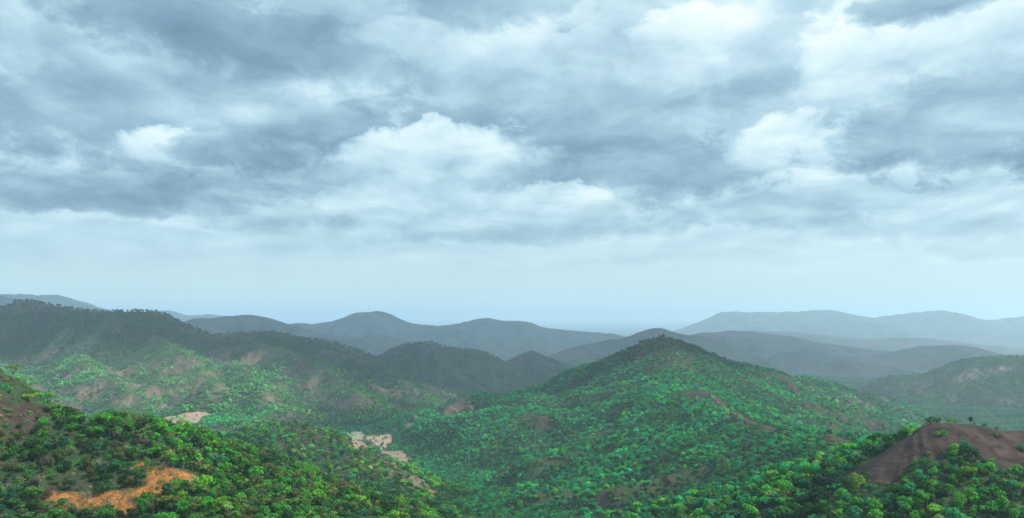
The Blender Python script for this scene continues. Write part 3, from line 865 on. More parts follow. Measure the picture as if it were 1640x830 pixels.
def trunk_geo(rs, h=4.2, r=0.24, spread=1.7, n=5, limbs=4):
    parts = []
    bend = rs.uniform(-0.3, 0.3, 2)
    mid = np.array([bend[0], bend[1], h * 0.5])
    top = np.array([bend[0] * 0.4, bend[1] * 1.5, h])
    parts.append(tube((0, 0, -1.2), mid, r * 1.25, r * 0.8, n))
    parts.append(tube(mid, top, r * 0.8, r * 0.45, n))
    for i in range(limbs):
        a = i * 2 * np.pi / limbs + rs.uniform(-0.5, 0.5)
        e = np.array([math.cos(a) * spread, math.sin(a) * spread, h + rs.uniform(0.3, 1.3)])
        parts.append(tube(mid + (top - mid) * rs.uniform(0.1, 0.8), e, r * 0.45, r * 0.12, 4))
    return join(parts)


def bare_geo(rs, h=4.5, n1=7, n2=3, n3=2, r=0.16):
    """leafless tree: branching twigs"""
    parts = [tube((0, 0, -1.0), (0.1, 0, h * 0.35), r, r * 0.7, 5)]
    for i in range(n1):
        a = rs.uniform(0, 2 * np.pi); q = rs.uniform(0.6, 1.0)
        s = np.array([0.1, 0, h * rs.uniform(0.12, 0.36)])
        e = np.array([math.cos(a) * q * h * 0.30, math.sin(a) * q * h * 0.30, h * rs.uniform(0.5, 0.8)])
        parts.append(tube(s, e, r * 0.55, r * 0.3, 4))
        for j in range(n2):
            st = s + (e - s) * rs.uniform(0.45, 1.0)
            d = (e - s) / np.linalg.norm(e - s) + rs.normal(size=3) * 0.55
            e2 = st + d / np.linalg.norm(d) * h * rs.uniform(0.2, 0.32)
            parts.append(tube(st, e2, r * 0.3, r * 0.16, 3))
            for k in range(n3):
                st3 = st + (e2 - st) * rs.uniform(0.5, 1.0)
                d3 = d / np.linalg.norm(d) + rs.normal(size=3) * 0.6
                parts.append(tube(st3, st3 + d3 / np.linalg.norm(d3) * h * rs.uniform(0.12, 0.2), r * 0.17, r * 0.07, 3))
    return join(parts)


rs = np.random.default_rng(3)
KINDS = []       # near crowns: (adjective, crown verts, crown faces, trunk verts, trunk faces)
for adj, args in [('rounded', dict(n_lobes=15, spread=2.5, rise=2.2, flat=0.85, lobe=(0.6, 1.5))), ('spreading', dict(n_lobes=18, spread=3.4, rise=1.2, flat=0.7, lobe=(0.6, 1.3))),
                  ('tall', dict(n_lobes=15, spread=1.9, rise=3.8, flat=0.95, lobe=(0.6, 1.3))), ('ragged', dict(n_lobes=12, spread=3.1, rise=2.6, flat=0.8, lobe=(0.5, 1.2))),
                  ('domed', dict(n_lobes=20, spread=2.8, rise=2.4, flat=0.85, lobe=(0.7, 1.5))), ('uneven', dict(n_lobes=10, spread=2.8, rise=3.2, flat=0.9, lobe=(0.6, 1.5)))]:
    cv, cf = leaf_cloud(n_leaf=760, size=0.68, rs=rs, **args)
    tv, tf = trunk_geo(rs)
    KINDS.append((adj, cv, cf, tv, tf))
NEARN = len(KINDS)


def proto(name, pieces):
    """an unlinked source mesh for the forest: pieces = (verts, faces, material slot)"""
    V, Fc = join([(v, f) for v, f, _ in pieces])
    fm = np.concatenate([np.full(len(f), s) for _, f, s in pieces])
    return mesh_np(name, V, Fc, [ML, MB, MD], link=False, fmat=fm)


PROTOS = []
for adj, cv, cf, tv, tf in KINDS:                                       # 0..5
    PROTOS.append(proto('forest_tree', [(cv, cf, 0), (tv, tf, 1)]))
for i in range(3):                                                      # 6..8 bare and scrubby, near
    bv, bf = bare_geo(rs)
    cv, cf = leaf_cloud(6, 70, 1.6, 1.2, 0.5, rs, lobe=(0.6, 1.1), base=3.0)
    PROTOS.append(proto('dry_tree', [(bv, bf, 2), (cv, cf, 0)]))
for i in range(5):                                                      # 9..13 middle distance
    cv, cf = leaf_cloud(8, 120, 2.3 + 0.3 * (i % 3), 1.6 + 0.4 * (i % 2), 1.45, rs, flat=0.9)
    tv, tf = trunk_geo(rs, n=3, limbs=1)
    PROTOS.append(proto('forest_tree', [(cv, cf, 0), (tv, tf, 1)]))
for i in range(4):                                                      # 14..17 far
    cv, cf = leaf_cloud(5, 34, 2.2, 1.6, 2.5, rs, flat=0.9)
    PROTOS.append(proto('forest_tree', [(cv, cf, 0)]))
for i in range(2):                                                      # 18..19 bare, far
    bv, bf = bare_geo(rs, n1=7, n2=2, n3=0, r=0.26)
    cv, cf = leaf_cloud(6, 26, 1.7, 1.2, 0.9, rs, lobe=(0.6, 1.1), base=3.0)
    PROTOS.append(proto('dry_tree', [(bv, bf, 2), (cv, cf, 0)]))
for i in range(3):                                                      # 20..22 bushes
    cv, cf = leaf_cloud(6, 90, 1.1, 0.5, 0.5, rs, lobe=(0.5, 0.9), base=0.7)
    PROTOS.append(proto('bush', [(cv, cf, 0)]))

# palette: name, linear base colour
PAL = [('dark green', (0.016, 0.085, 0.012)), ('bluish green', (0.014, 0.150, 0.062)), ('fresh green', (0.050, 0.250, 0.020)),
       ('yellow green', (0.115, 0.275, 0.016)), ('olive', (0.095, 0.140, 0.028)), ('sea green', (0.020, 0.270, 0.100)),
       ('dry brownish', (0.130, 0.118, 0.080)), ('pale green', (0.150, 0.300, 0.070))]
PC = np.array([c_ for _, c_ in PAL])

# sites on a jittered lattice that widens with distance
def sites():
    out = []
    d = 170.0
    half = math.atan(820 / F) + R(3.5)
    while d < 4300:
        sp = 3.5 if d < 700 else (3.6 if d < 1000 else (3.9 if d < 2000 else 5.2))
        n = int(2 * half * d / sp)
        th = -half + (np.arange(n) + RNG.uniform(0, 1, n)) * (2 * half / n)
        rr = d + RNG.uniform(-0.5, 0.5, n) * sp
        out.append(np.stack([np.sin(th) * rr, np.cos(th) * rr, np.full(n, sp)], 1))
        d += sp
    return np.concatenate(out)


P3 = sites()
X_, Y_, SP = P3.T
Z_ = height(X_, Y_)
Rr = np.hypot(X_, Y_)
# what the terrain hides for good is not planted (a generous margin is kept for a step to the side)
slope = HG / RAD[None, :]
cm = np.maximum.accumulate(slope, 1)
t_, r_, i_, j_ = gidx(X_, Y_)
hid = np.minimum(np.minimum(cm[np.maximum(i_ - 6, 0), np.maximum(j_ - 3, 0)], cm[np.minimum(i_ + 6, nT - 1), np.maximum(j_ - 3, 0)]), cm[i_, np.maximum(j_ - 3, 0)])
PYY = HY - F * (Z_ + 7) / Y_
vis = ((Z_ + 14) / Rr > hid - 0.002) & (PYY < 862)
bare = nearest(BARE, X_, Y_); scrub = nearest(SCRUB, X_, Y_); bnd = nearest(BAND, X_, Y_); knl = nearest(KNOLL, X_, Y_); ora = nearest(ORANGE, X_, Y_)
gg = nearest(GI, X_, Y_)
nA = fbm(X_ / 45, Y_ / 45, 3, 12); nB = fbm(X_ / 140, Y_ / 140, 3, 13); nC = fbm(X_ / 300, Y_ / 300, 2, 14)
GX = {k: gg == GK.index(k) for k in GK}
hh_ = lambda q: height(X_ + q[0], Y_ + q[1])
curv = Z_ - 0.25 * (hh_((28, 0)) + hh_((-28, 0)) + hh_((0, 28)) + hh_((0, -28)))
dens = np.where(nA + 0.5 * nB < -0.75, 0.45, 0.97) * (1 - 0.25 * sstep(0.8, 3.0, curv))
dens = dens * (1 - 0.93 * bare) * np.where(GX['center'] & (bare > 0.75), 0.35, 1) * (1 - 0.5 * bnd)
dens = np.where(knl > 0.4, 0.0, dens)
dens = np.where(ora > 0.4, 0.05, dens)
dens = np.where(GX['shoulder'], dens * (0.72 + 0.2 * (nA > 0)), dens)
for poly in field_polys:
    for dy_ in (0, -10, -20):
        dens = np.where(inside(poly + np.array([0, dy_]), X_, Y_), 0.05 + 0.18 * (nA > 0.45), dens)
tk = np.zeros(len(X_), bool)
for px_, py_ in track_pts[::2]:
    tk |= (np.abs(X_ - px_) < 4.5) & (np.abs(Y_ - py_) < 6)
dens = np.where(tk, 0, dens)
dens = np.where((X_ < -232) & (Y_ > 405) & (Y_ < 485), dens * 0.12, dens)
keep = vis & (RNG.uniform(0, 1, len(X_)) < dens)
sel = np.nonzero(keep)[0]
X_, Y_, Z_, Rr, SP = X_[sel], Y_[sel], Z_[sel], Rr[sel], SP[sel]
curv = curv[sel]
bare, scrub, bnd, nA, nB, nC, gg = bare[sel], scrub[sel], bnd[sel], nA[sel], nB[sel], nC[sel], gg[sel]
GX = {k: gg == GK.index(k) for k in GK}
N = len(X_)
print('trees', N)
# colour per tree: patches of like trees with single strangers between
def pick(weights):
    w_ = np.maximum(np.stack(weights, 1), 0)
    w_ = w_ / w_.sum(1, keepdims=True)
    c_ = np.cumsum(w_, 1)
    return (RNG.uniform(0, 1, (len(w_), 1)) > c_).sum(1).clip(0, len(PAL) - 1)


near = GX['near_left'].astype(float)
cen = (GX['center'] | GX['shoulder'] | GX['valley']).astype(float)
one = np.ones(N)
closeb = sstep(1000, 560, Rr)
yel = sstep(0.15, 0.7, nA + 0.5 * nB) ** 1.3
yel = np.clip(yel + 0.55 * sstep(0.7, 3.0, curv), 0, 1)  # more yellow green on convex spurs, painted as if sunlit
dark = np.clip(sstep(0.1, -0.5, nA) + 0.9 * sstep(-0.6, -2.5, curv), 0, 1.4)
drypatch = sstep(0.30, 0.75, fbm(X_ / 70, Y_ / 70, 3, 55) + 0.3 * nB)
pal = pick([0.26 + 0.9 * dark + 0.40 * near,
            0.20 + 0.75 * cen + 0.3 * dark - 0.2 * near,
            0.55 + 0.35 * closeb,
            0.02 + 0.50 * yel * (0.5 + 0.5 * closeb) * (1 - 0.5 * near) + 0.03 * near,
            0.06 + 0.30 * near + 0.1 * yel + 0.5 * scrub,
            0.10 + 0.85 * cen * (1 - 0.6 * closeb) - 0.1 * near,
            0.03 + 0.9 * drypatch * 0.5 + 2.8 * scrub + 0.35 * bnd + 0.22 * near,
            0.05 + 0.10 * yel + 0.3 * GX['left_range'] * yel])
tint = PC[pal] * (1 + 0.16 * RNG.normal(size=(N, 1))).clip(0.6, 1.5) * (1 + 0.07 * RNG.normal(size=(N, 3)))
tint = tint * (1 - 0.15 * near)[:, None]
tint = np.clip(tint * (1 + 0.30 * nB[:, None]) * (1 + 0.32 * np.tanh(curv / 2.2))[:, None], 0.004, 0.5)  # relief light painted in: crowns lighter on spurs, darker in hollows
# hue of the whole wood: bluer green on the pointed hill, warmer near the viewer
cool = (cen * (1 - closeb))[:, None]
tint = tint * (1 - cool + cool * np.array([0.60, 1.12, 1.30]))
dry = (pal == 6)
# far woods: crowns differ less from their neighbours, and stand darker
fw = sstep(1700, 2500, Rr)[:, None] * 0.62
mean_c = np.array([0.030, 0.120, 0.045]) * (1 + 0.9 * np.clip(nA + nB, -0.6, 1.2))[:, None] * (1 + 2.2 * (GX['left_range'] * sstep(2450, 2250, Y_) * sstep(-440, -540, X_)))[:, None] * (1 + (GX['left_range'] * sstep(2450, 2250, Y_))[:, None] * np.array([0.25, 0.0, -0.3])) * np.where(bnd > 0.4, 0.8, 1)[:, None]  # lower long ridge tinted brighter and warmer: sunlight painted into the crowns
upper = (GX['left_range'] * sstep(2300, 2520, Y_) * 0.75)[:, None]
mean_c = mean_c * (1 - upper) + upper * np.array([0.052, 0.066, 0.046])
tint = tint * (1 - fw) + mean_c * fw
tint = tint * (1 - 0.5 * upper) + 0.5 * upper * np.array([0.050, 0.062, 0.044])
summit = (np.exp(-(np.hypot(X_ - 290, Y_ - 1690) / 125.0) ** 2))[:, None] * 0.9
tint = tint * (1 - summit) + summit * np.array([0.050, 0.048, 0.034])
tint = tint * (1 - 0.25 * sstep(2400, 3200, Rr)[:, None])
tint[(gg == 0) & (X_ < -480) & (Y_ > 1700) & (Y_ < 2000)] *= np.array([2.2, 1.7, 1.0])
idx = np.where(Rr < 950, RNG.integers(0, NEARN, N), np.where(Rr < 1900, RNG.integers(9, 14, N), RNG.integers(14, 18, N)))
idx = np.where(dry & (RNG.uniform(0, 1, N) < 0.7), np.where(Rr < 950, RNG.integers(6, 9, N), RNG.integers(18, 20, N)), idx)
sc_ = (0.40 + 0.75 * RNG.uniform(0, 1, N) ** 1.5) * np.where(Rr > 1900, 1.32, 1.0)
sc_ = sc_ * (1 - 0.35 * bare) * np.where(dry, 0.85, 1.0) * (0.9 + 0.2 * nC)
sc_ = sc_ * np.where(RNG.uniform(0, 1, N) < 0.12, 0.6, 1.0)
rot = RNG.uniform(0, 2 * np.pi, N)
sz = sc_ * RNG.uniform(0.85, 1.15, N)
size_px = F * 6.5 * sc_ / Y_
PX_ = CX + F * X_ / Y_
PYT = HY - F * (Z_ + 6.5 * sz) / Y_
in_view = (PX_ > 4) & (PX_ < 1636) & (HY - F * (Z_ + 5 * sz) / Y_ < 826)
top_seen = (Z_ + 5.0 * sz) / Rr > cm[gidx(X_, Y_)[2], np.maximum(gidx(X_, Y_)[3] - 1, 0)]
order = np.argsort(-np.where(in_view & top_seen, size_px, 0))
N_IND = 290
ind = order[:N_IND]
rest = np.ones(N, bool); rest[ind] = False

# ---- special trees, placed where they stand in the photograph
def part(name, V, Fc, mat, parent):
    return mesh_np(name, V, Fc, [mat], parent=parent)


CROWN_ME = []; TRUNK_ME = []
for adj, cv, cf, tv, tf in KINDS:
    a_ = mesh_np('crown', cv, cf, [ML], link=False); b_ = mesh_np('trunk', tv, tf, [MB], link=False)
    CROWN_ME.append(a_.data); TRUNK_ME.append(b_.data)
    bpy.data.objects.remove(a_); bpy.data.objects.remove(b_)
BARE_ME = []
for i in range(3):
    p_ = PROTOS[6 + i]
    bv, bf = bare_geo(np.random.default_rng(40 + i))
    cv, cf = leaf_cloud(6, 60, 1.5, 1.1, 0.42, np.random.default_rng(50 + i), lobe=(0.6, 1.0), base=3.0)
    a_ = mesh_np('trunk', bv, bf, [MD], link=False); b_ = mesh_np('crown', cv, cf, [ML], link=False)
    BARE_ME.append((a_.data, b_.data)); bpy.data.objects.remove(a_); bpy.data.objects.remove(b_)


def plant(name, x, y, z, s, sh, r, parts, label, cat, group=None):
    e = bpy.data.objects.new(name, None)
    e.empty_display_size = 0.5
    COL.objects.link(e)
    e.location = (x, y, z); e.rotation_euler = (0, 0, r); e.scale = (s, s, sh)
    tag(e, label, cat, group)
    for pn, me, tn in parts:
        c_ = bpy.data.objects.new(pn, me)
        COL.objects.link(c_)
        c_.parent = e
        if tn is not None:
            c_['tint'] = [float(q) for q in tn]
    return e


def mesh_of(name, V, Fc, mat):
    a_ = mesh_np(name, V, Fc, [mat], link=False)
    me = a_.data
    bpy.data.objects.remove(a_)
    return me


sp_rs = np.random.default_rng(77)
# thin umbrella tree on the left skyline
def umbrella():
    parts = [tube((0, 0, -1), (0.15, 0, 2.4), 0.13, 0.10)]
    for i in range(7):
        a = i * 0.9
        e = (math.cos(a) * 2.0, math.sin(a) * 2.0, 4.2 + 0.3 * (i % 2))
        parts.append(tube((0.15, 0, 2.2 + 0.1 * i / 2), e, 0.07, 0.03, 4))
    return join(parts)


x, y, z = W(20, 612, 449)
z = float(height(x, y)) - 0.2
cv, cf = leaf_cloud(14, 460, 2.3, 0.8, 0.5, sp_rs, flat=0.75, lobe=(0.6, 1.0), base=4.7)
k = 1.25
plant('umbrella_tree', x, y, z, k, k * 1.05, 0.4, [('trunk', mesh_of('trunk', *umbrella(), MB), None), ('crown', mesh_of('crown', cv, cf, ML), (0.12, 0.22, 0.035))],
      'thin flat-topped yellowish tree alone against the haze on the left skyline', 'tree')
# lone tree on the knoll
KNOLL_LINE = sorted((q[0], q[2]) for q in RIDGES[[r[0] for r in RIDGES].index('near_right')][1])
crest_d = lambda px: float(np.interp(px, [q[0] for q in KNOLL_LINE], [q[1] for q in KNOLL_LINE]))
x, y, z = W(1555, 681, crest_d(1555)); z = float(height(x, y))
cv, cf = leaf_cloud(9, 420, 1.2, 1.5, 0.45, sp_rs, lobe=(0.6, 1.1), base=3.0)
tv, tf = trunk_geo(sp_rs, h=3.0, r=0.2, spread=0.8)
plant('lone_tree', x, y, z, 0.78, 0.78, 0, [('trunk', mesh_of('trunk', tv, tf, MB), None), ('crown', mesh_of('crown', cv, cf, ML), (0.015, 0.045, 0.02))],
      'small dark lone tree standing on the flat top of the bare knoll', 'tree')
SHRUBS = [
    (1486, 448, 1.5, 0, 'first dark shrub where the bare slope meets the flat top of the knoll'), (1494, 447, 1.9, 0, 'tallest dark shrub of the clump at the left end of the knoll top'),
    (1503, 446, 1.4, 0, 'right hand low shrub of the clump at the left end of the knoll top'), (1520, 446, 1.3, 2, 'green low shrub midway between shrub clump and lone tree'),
    (1530, 445, 1.0, 2, 'small rounded shrub just left of the lone tree on the knoll'), (1561, 442, 0.7, 4, 'tiny bush at the foot of the lone tree on the knoll'),
    (1577, 439, 0.9, 0, 'dark sapling on the knoll skyline right of the lone tree'), (1596, 436, 0.8, 0, 'small dark bush at the far right of the knoll skyline row'),
]
for i, (px, D, s, pc, lab) in enumerate(SHRUBS):
    D = crest_d(px) + (D - 443) * 0.2
    x = (px - CX) / F * D
    z = float(height(x, D))
    cv, cf = leaf_cloud(7, 180, 1.0, 0.7, 0.42, sp_rs, lobe=(0.5, 0.85), base=0.9)
    tv, tf = trunk_geo(sp_rs, h=1.0, r=0.09, spread=0.4, limbs=3)
    plant('shrub', x, D, z, s * 0.9, s * 0.9, i, [('stem', mesh_of('stem', tv, tf, MB), None), ('foliage', mesh_of('foliage', cv, cf, ML), PC[pc] * 0.9)], lab, 'shrub', 'shrubs along the top of the knoll')
for px, py, s, lab, pc in [(1508, 698, 2.3, 'single green bush on the bare brown slope below the knoll top', 2), (1599, 701, 2.0, 'greyish bush on the bare brown slope near the right edge', 4),
                           (1636, 722, 2.6, 'dark green bush at the right edge on the bare slope', 1)]:
    x, y, z = ground_at(px, py)
    cv, cf = leaf_cloud(9, 260, 1.5, 0.7, 0.45, sp_rs, flat=0.7, lobe=(0.5, 0.9), base=0.8)
    tv, tf = trunk_geo(sp_rs, h=0.8, r=0.09, spread=0.5, limbs=3)
    plant('bush', x, y, z, s * 0.75, s * 0.6, 1.0, [('stem', mesh_of('stem', tv, tf, MB), None), ('foliage', mesh_of('foliage', cv, cf, ML), PC[pc])], lab, 'bush')
x, y, z = ground_at(163, 790)
cv, cf = leaf_cloud(16, 900, 4.2, 1.8, 0.8, sp_rs, flat=0.8, base=2.6)
tv, tf = trunk_geo(sp_rs, h=2.6, r=0.28, spread=2.6, limbs=6)
plant('spreading_tree', x, y, z, 0.92, 0.9, 0.3, [('trunk', mesh_of('trunk', tv, tf, MB), None), ('crown', mesh_of('crown', cv, cf, ML), (0.02, 0.085, 0.012))],
      'wide dark green tree standing alone in the orange earth scar', 'tree')
BARES = [(141, 806, 1.15, 'leafless pale tree low on the orange earth left of centre scar'), (173, 816, 1.1, 'leafless pale tree right below the wide dark green tree'),
         (63, 782, 1.3, 'broad grey leafless tree left of the orange earth scar'), (160, 750, 1.1, 'grey leafless tree among dark crowns above the scar'),
         (62, 738, 1.1, 'pale green-grey twiggy tree on the left hillside under dark crowns'), (110, 812, 0.9, 'small leafless bush at the left end of the orange scar'),
         (197, 801, 0.85, 'small leafless bush beside the wide dark tree in the scar'), (262, 752, 0.8, 'low leafless bush on the tip of the orange scar'),
         (215, 760, 0.9, 'grey leafless bush above the right part of the orange scar'), (8, 790, 1.1, 'grey leafless tree at the left edge near the bottom')]
for i, (px, py, s, lab) in enumerate(BARES):
    x, y, z = ground_at(px, py)
    b_, c_ = BARE_ME[i % 3]
    plant('bare_tree', x, y, z, s * 1.15, s, i * 1.3, [('trunk', b_, None), ('crown', c_, (0.10, 0.085, 0.05))], lab, 'tree', 'leafless trees round the orange scar')

# ---- the individual trees of the near hillsides, each with a label of its own
ATT = []
for q in ind:
    col = PAL[pal[q]][0]
    s = sc_[q]
    size = 'small' if s < 0.62 else ('large' if s > 0.84 else 'middling')
    px, py = PX_[q], PYT[q]
    kind = KINDS[idx[q]][0] if idx[q] < NEARN else 'twiggy'
    if px < 820:
        h_ = 'left hillside'
        if px < 420:
            land = ('at the left edge' if px < 35 else 'below the rocky top' if (px < 110 and py < 720) else 'left of the orange scar' if px < 95 else
                    'above the orange scar' if (px < 300 and py < 765) else 'below the orange scar' if px < 300 else 'right of the orange scar')
        else:
            land = 'on the valley slope'
    else:
        h_ = 'right hillside'
        land = ('at the right edge' if px > 1600 else 'under the knoll top' if py < 735 else 'below the lone tree' if px > 1520 else 'below the bare slope' if px > 1430 else
                'beside the bare strip' if px > 1330 else 'left of the bare strip' if px > 1180 else 'at the bottom centre')
    row = 'on the bottom edge' if py > 800 else 'in the lower rows' if py > 765 else 'in the middle rows' if py > 725 else 'in the top rows'
    ATT.append([col, kind, size, land, h_, row])
XYi = np.stack([PX_[ind], PYT[ind]], 1)


def lab_of(a, level):
    col, kind, size, land, h_, row = ATT[a]
    t1 = '%s %s %s tree ' % (size, kind, col)
    if level == 0: return t1 + land
    if level == 1: return t1 + row + ' ' + land.replace('the ', '')
    d = np.hypot(*(XYi - XYi[a]).T)
    q = np.argsort(d)[level - 1]
    side = 'right' if XYi[q, 0] < XYi[a, 0] else 'left'
    if level > 3: side = 'above' if XYi[q, 1] > XYi[a, 1] else 'below'
    return t1 + land.replace('the ', '') + ', %s a %s %s one' % (side + (' of' if level <= 3 else ''), ATT[q][1], ATT[q][0])


labs = [None] * len(ind)
left = list(range(len(ind)))
from collections import Counter
for level in range(0, 13):
    tr = {a: lab_of(a, level) for a in left}
    c_ = Counter(tr.values())
    for a in left:
        if c_[tr[a]] == 1 or level == 12:
            labs[a] = tr[a]
    left = [a for a in left if labs[a] is None]
dup = Counter(labs)
for l_, n_ in dup.items():
    if n_ > 1:
        for k_, a in enumerate(sorted([a for a in range(len(ind)) if labs[a] == l_], key=lambda a: XYi[a, 0])):
            labs[a] = lab_of(a, 0) + ', %s of %d alike' % (('leftmost', 'second', 'third', 'fourth')[min(k_, 3)], n_)
for a, q in enumerate(ind):
    i = idx[q]
    if i < NEARN:
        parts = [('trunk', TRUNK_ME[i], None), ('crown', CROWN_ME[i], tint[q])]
    else:
        b_, c_ = BARE_ME[i % 3]
        parts = [('trunk', b_, None), ('crown', c_, tint[q])]
    plant('hillside_tree', X_[q], Y_[q], Z_[q] - 0.3, sc_[q], sz[q], rot[q], parts, labs[a], 'tree', 'trees of the near left hillside' if PX_[q] < 820 else 'trees of the near right hillside')

# ---- everything farther: one forest that nobody could count
def scatter(name, pts, ix, scl, rotz, tn, label, cat):
    me = bpy.data.meshes.new(name)
    me.vertices.add(len(pts))
    me.vertices.foreach_set('co', np.asarray(pts, np.float32).ravel())
    for an, ty, va, key in (('pick', 'INT', ix.astype(np.int32), 'value'), ('rotz', 'FLOAT', rotz.astype(np.float32), 'value'),
                            ('size', 'FLOAT_VECTOR', scl.astype(np.float32).ravel(), 'vector'), ('tint', 'FLOAT_VECTOR', tn.astype(np.float32).ravel(), 'vector')):
        a_ = me.attributes.new(an, ty, 'POINT')
        a_.data.foreach_set(key, va)
    o = bpy.data.objects.new(name, me)
    COL.objects.link(o)
    ng = bpy.data.node_groups.new(name, 'GeometryNodeTree')
    ng.interface.new_socket('Geometry', in_out='INPUT', socket_type='NodeSocketGeometry')
    ng.interface.new_socket('Geometry', in_out='OUTPUT', socket_type='NodeSocketGeometry')
    nd = ng.nodes
    gi_ = nd.new('NodeGroupInput'); go = nd.new('NodeGroupOutput')
    jn = nd.new('GeometryNodeGeometryToInstance')
    for k in sorted(set(ix.tolist()), reverse=True):
        oi = nd.new('GeometryNodeObjectInfo'); oi.inputs['Object'].default_value = PROTOS[k]
        try: oi.inputs['As Instance'].default_value = True
        except Exception: pass
        ng.links.new(oi.outputs['Geometry'], jn.inputs[0])
    order_ = sorted(set(ix.tolist()))
    remap = {k: i for i, k in enumerate(order_)}
    a_ = me.attributes['pick']
    a_.data.foreach_set('value', np.array([remap[k] for k in ix.tolist()], np.int32))
    # collection of the source trees, never linked to the scene
    c = bpy.data.collections.new(name + '_sources')
    for i, k in enumerate(order_):
        PROTOS[k].name = 'source_%02d' % k
        c.objects.link(PROTOS[k])
    nd.remove(jn)
    for x_ in [x_ for x_ in nd if x_.bl_idname == 'GeometryNodeObjectInfo']:
        nd.remove(x_)
    ci = nd.new('GeometryNodeCollectionInfo')
    ci.inputs['Collection'].default_value = c
    ci.inputs['Separate Children'].default_value = True
    ci.inputs['Reset Children'].default_value = True
    iop = nd.new('GeometryNodeInstanceOnPoints')
    iop.inputs['Pick Instance'].default_value = True

    def na_(nm, ty):
        q_ = nd.new('GeometryNodeInputNamedAttribute'); q_.data_type = ty
        q_.inputs['Name'].default_value = nm
        return q_.outputs['Attribute']
    cx = nd.new('ShaderNodeCombineXYZ')
    ng.links.new(na_('rotz', 'FLOAT'), cx.inputs[2])
    ng.links.new(gi_.outputs[0], iop.inputs['Points'])
    ng.links.new(ci.outputs[0], iop.inputs['Instance'])
    ng.links.new(na_('pick', 'INT'), iop.inputs['Instance Index'])
    ng.links.new(cx.outputs[0], iop.inputs['Rotation'])
    ng.links.new(na_('size', 'FLOAT_VECTOR'), iop.inputs['Scale'])
    ng.links.new(iop.outputs[0], go.inputs[0])
    md = o.modifiers.new('scatter', 'NODES')
    md.node_group = ng
    tag(o, label, cat, kind='stuff')
    return o


r_ = np.nonzero(rest)[0]
pts = np.stack([X_[r_], Y_[r_], Z_[r_] - 0.3], 1)
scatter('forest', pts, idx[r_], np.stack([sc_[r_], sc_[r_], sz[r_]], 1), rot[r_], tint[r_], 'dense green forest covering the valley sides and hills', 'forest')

# undergrowth on the near slopes
M = 46000
th = RNG.uniform(-0.58, 0.58, M); rr2 = np.sqrt(RNG.uniform(240 ** 2, 760 ** 2, M))
bx, by = np.sin(th) * rr2, np.cos(th) * rr2
bb = nearest(BARE, bx, by); kk_ = nearest(KNOLL, bx, by); oo = nearest(ORANGE, bx, by)
kp = RNG.uniform(0, 1, M) < np.where(kk_ > 0.4, 0.10, np.where(oo > 0.4, 0.25, np.where(bb > 0.5, 0.8, 0.95)))
t_, q_, i_, j_ = gidx(bx, by)
bz = height(bx, by)
kp &= (bz + 8) / rr2 > cm[i_, np.maximum(j_ - 2, 0)]
for px_, py_ in trail_xy[::2]:
    kp &= ~((np.abs(bx - px_) < 3) & (np.abs(by - py_) < 5))
bx, by, bz, kk_ = bx[kp], by[kp], bz[kp], kk_[kp]
nbx = len(bx)
bpal = RNG.choice(8, nbx, p=[0.12, 0.08, 0.2, 0.12, 0.2, 0.06, 0.16, 0.06])
bs = RNG.uniform(0.35, 1.15, nbx) * np.where(kk_ > 0.4, 0.55, 1)
bt = PC[bpal] * RNG.uniform(0.7, 1.3, (nbx, 1))
scatter('undergrowth', np.stack([bx, by, bz - 0.15], 1), RNG.integers(20, 23, nbx), np.stack([bs, bs, bs * 0.8], 1), RNG.uniform(0, 6.28, nbx), bt,
        'low scrub and bushes between the trees of the near slopes', 'undergrowth')

# ------------------------------------------------------------------ small white farm building far below on the right
MW, t, b = principled('whitewash', 0.8)
pos = t.n('ShaderNodeNewGeometry').outputs['Position']
t.l(t.ramp(t.noise(pos, 0.6, 3, 0.6), [(0.3, (0.62, 0.60, 0.56)), (0.7, (0.82, 0.81, 0.78))]), b.inputs['Base Color'])
MR, t, b = principled('tin_roof', 0.5)
pos = t.n('ShaderNodeNewGeometry').outputs['Position']
t.l(t.ramp(t.noise(pos, 0.6, 3, 0.6), [(0.3, (0.5, 0.5, 0.5)), (0.7, (0.75, 0.75, 0.74))]), b.inputs['Base Color'])
MK, t, b = principled('dark_opening', 0.7)
b.inputs['Base Color'].default_value = (0.03, 0.03, 0.03, 1)


def prism(prof, depth, name, mat, parent):
    n = len(prof)
    bm = bmesh.new()
    a = [bm.verts.new((p_[0], -depth / 2, p_[1])) for p_ in prof]
    c = [bm.verts.new((p_[0], depth / 2, p_[1])) for p_ in prof]
    bm.faces.new(a); bm.faces.new(c[::-1])
    for i in range(n):
        bm.faces.new([a[i], c[i], c[(i + 1) % n], a[(i + 1) % n]])
    bmesh.ops.recalc_face_normals(bm, faces=bm.faces[:])
    me = bpy.data.meshes.new(name); bm.to_mesh(me); bm.free(); me.materials.append(mat)
    o = bpy.data.objects.new(name, me); COL.objects.link(o); o.parent = parent
    return o


for px, py, s, lab in [(1431, 631, 1.0, 'tiny white farm building on the hazy valley floor at the right'),]:
    x, y, z = ground_at(px, py)
    e = bpy.data.objects.new('farm_house', None); COL.objects.link(e)
    e.location = (x, y, z); e.scale = (s, s, s); e.rotation_euler = (0, 0, 0.5)
    tag(e, lab, 'house')
    prism([(-6, -2), (6, -2), (6, 3), (0, 5), (-6, 3)], 7, 'wall', MW, e)
    prism([(-6.8, 2.75), (0, 5.05), (6.8, 2.75), (6.8, 3.0), (0, 5.4), (-6.8, 3.0)], 8, 'roof', MR, e)
    d_ = prism([(-0.6, 0), (0.6, 0), (0.6, 2.1), (-0.6, 2.1)], 7.1, 'door', MK, e)
    for q in (-3.4, 3.4):
        prism([(q - 0.6, 1), (q + 0.6, 1), (q + 0.6, 2.1), (q - 0.6, 2.1)], 7.1, 'window', MK, e)

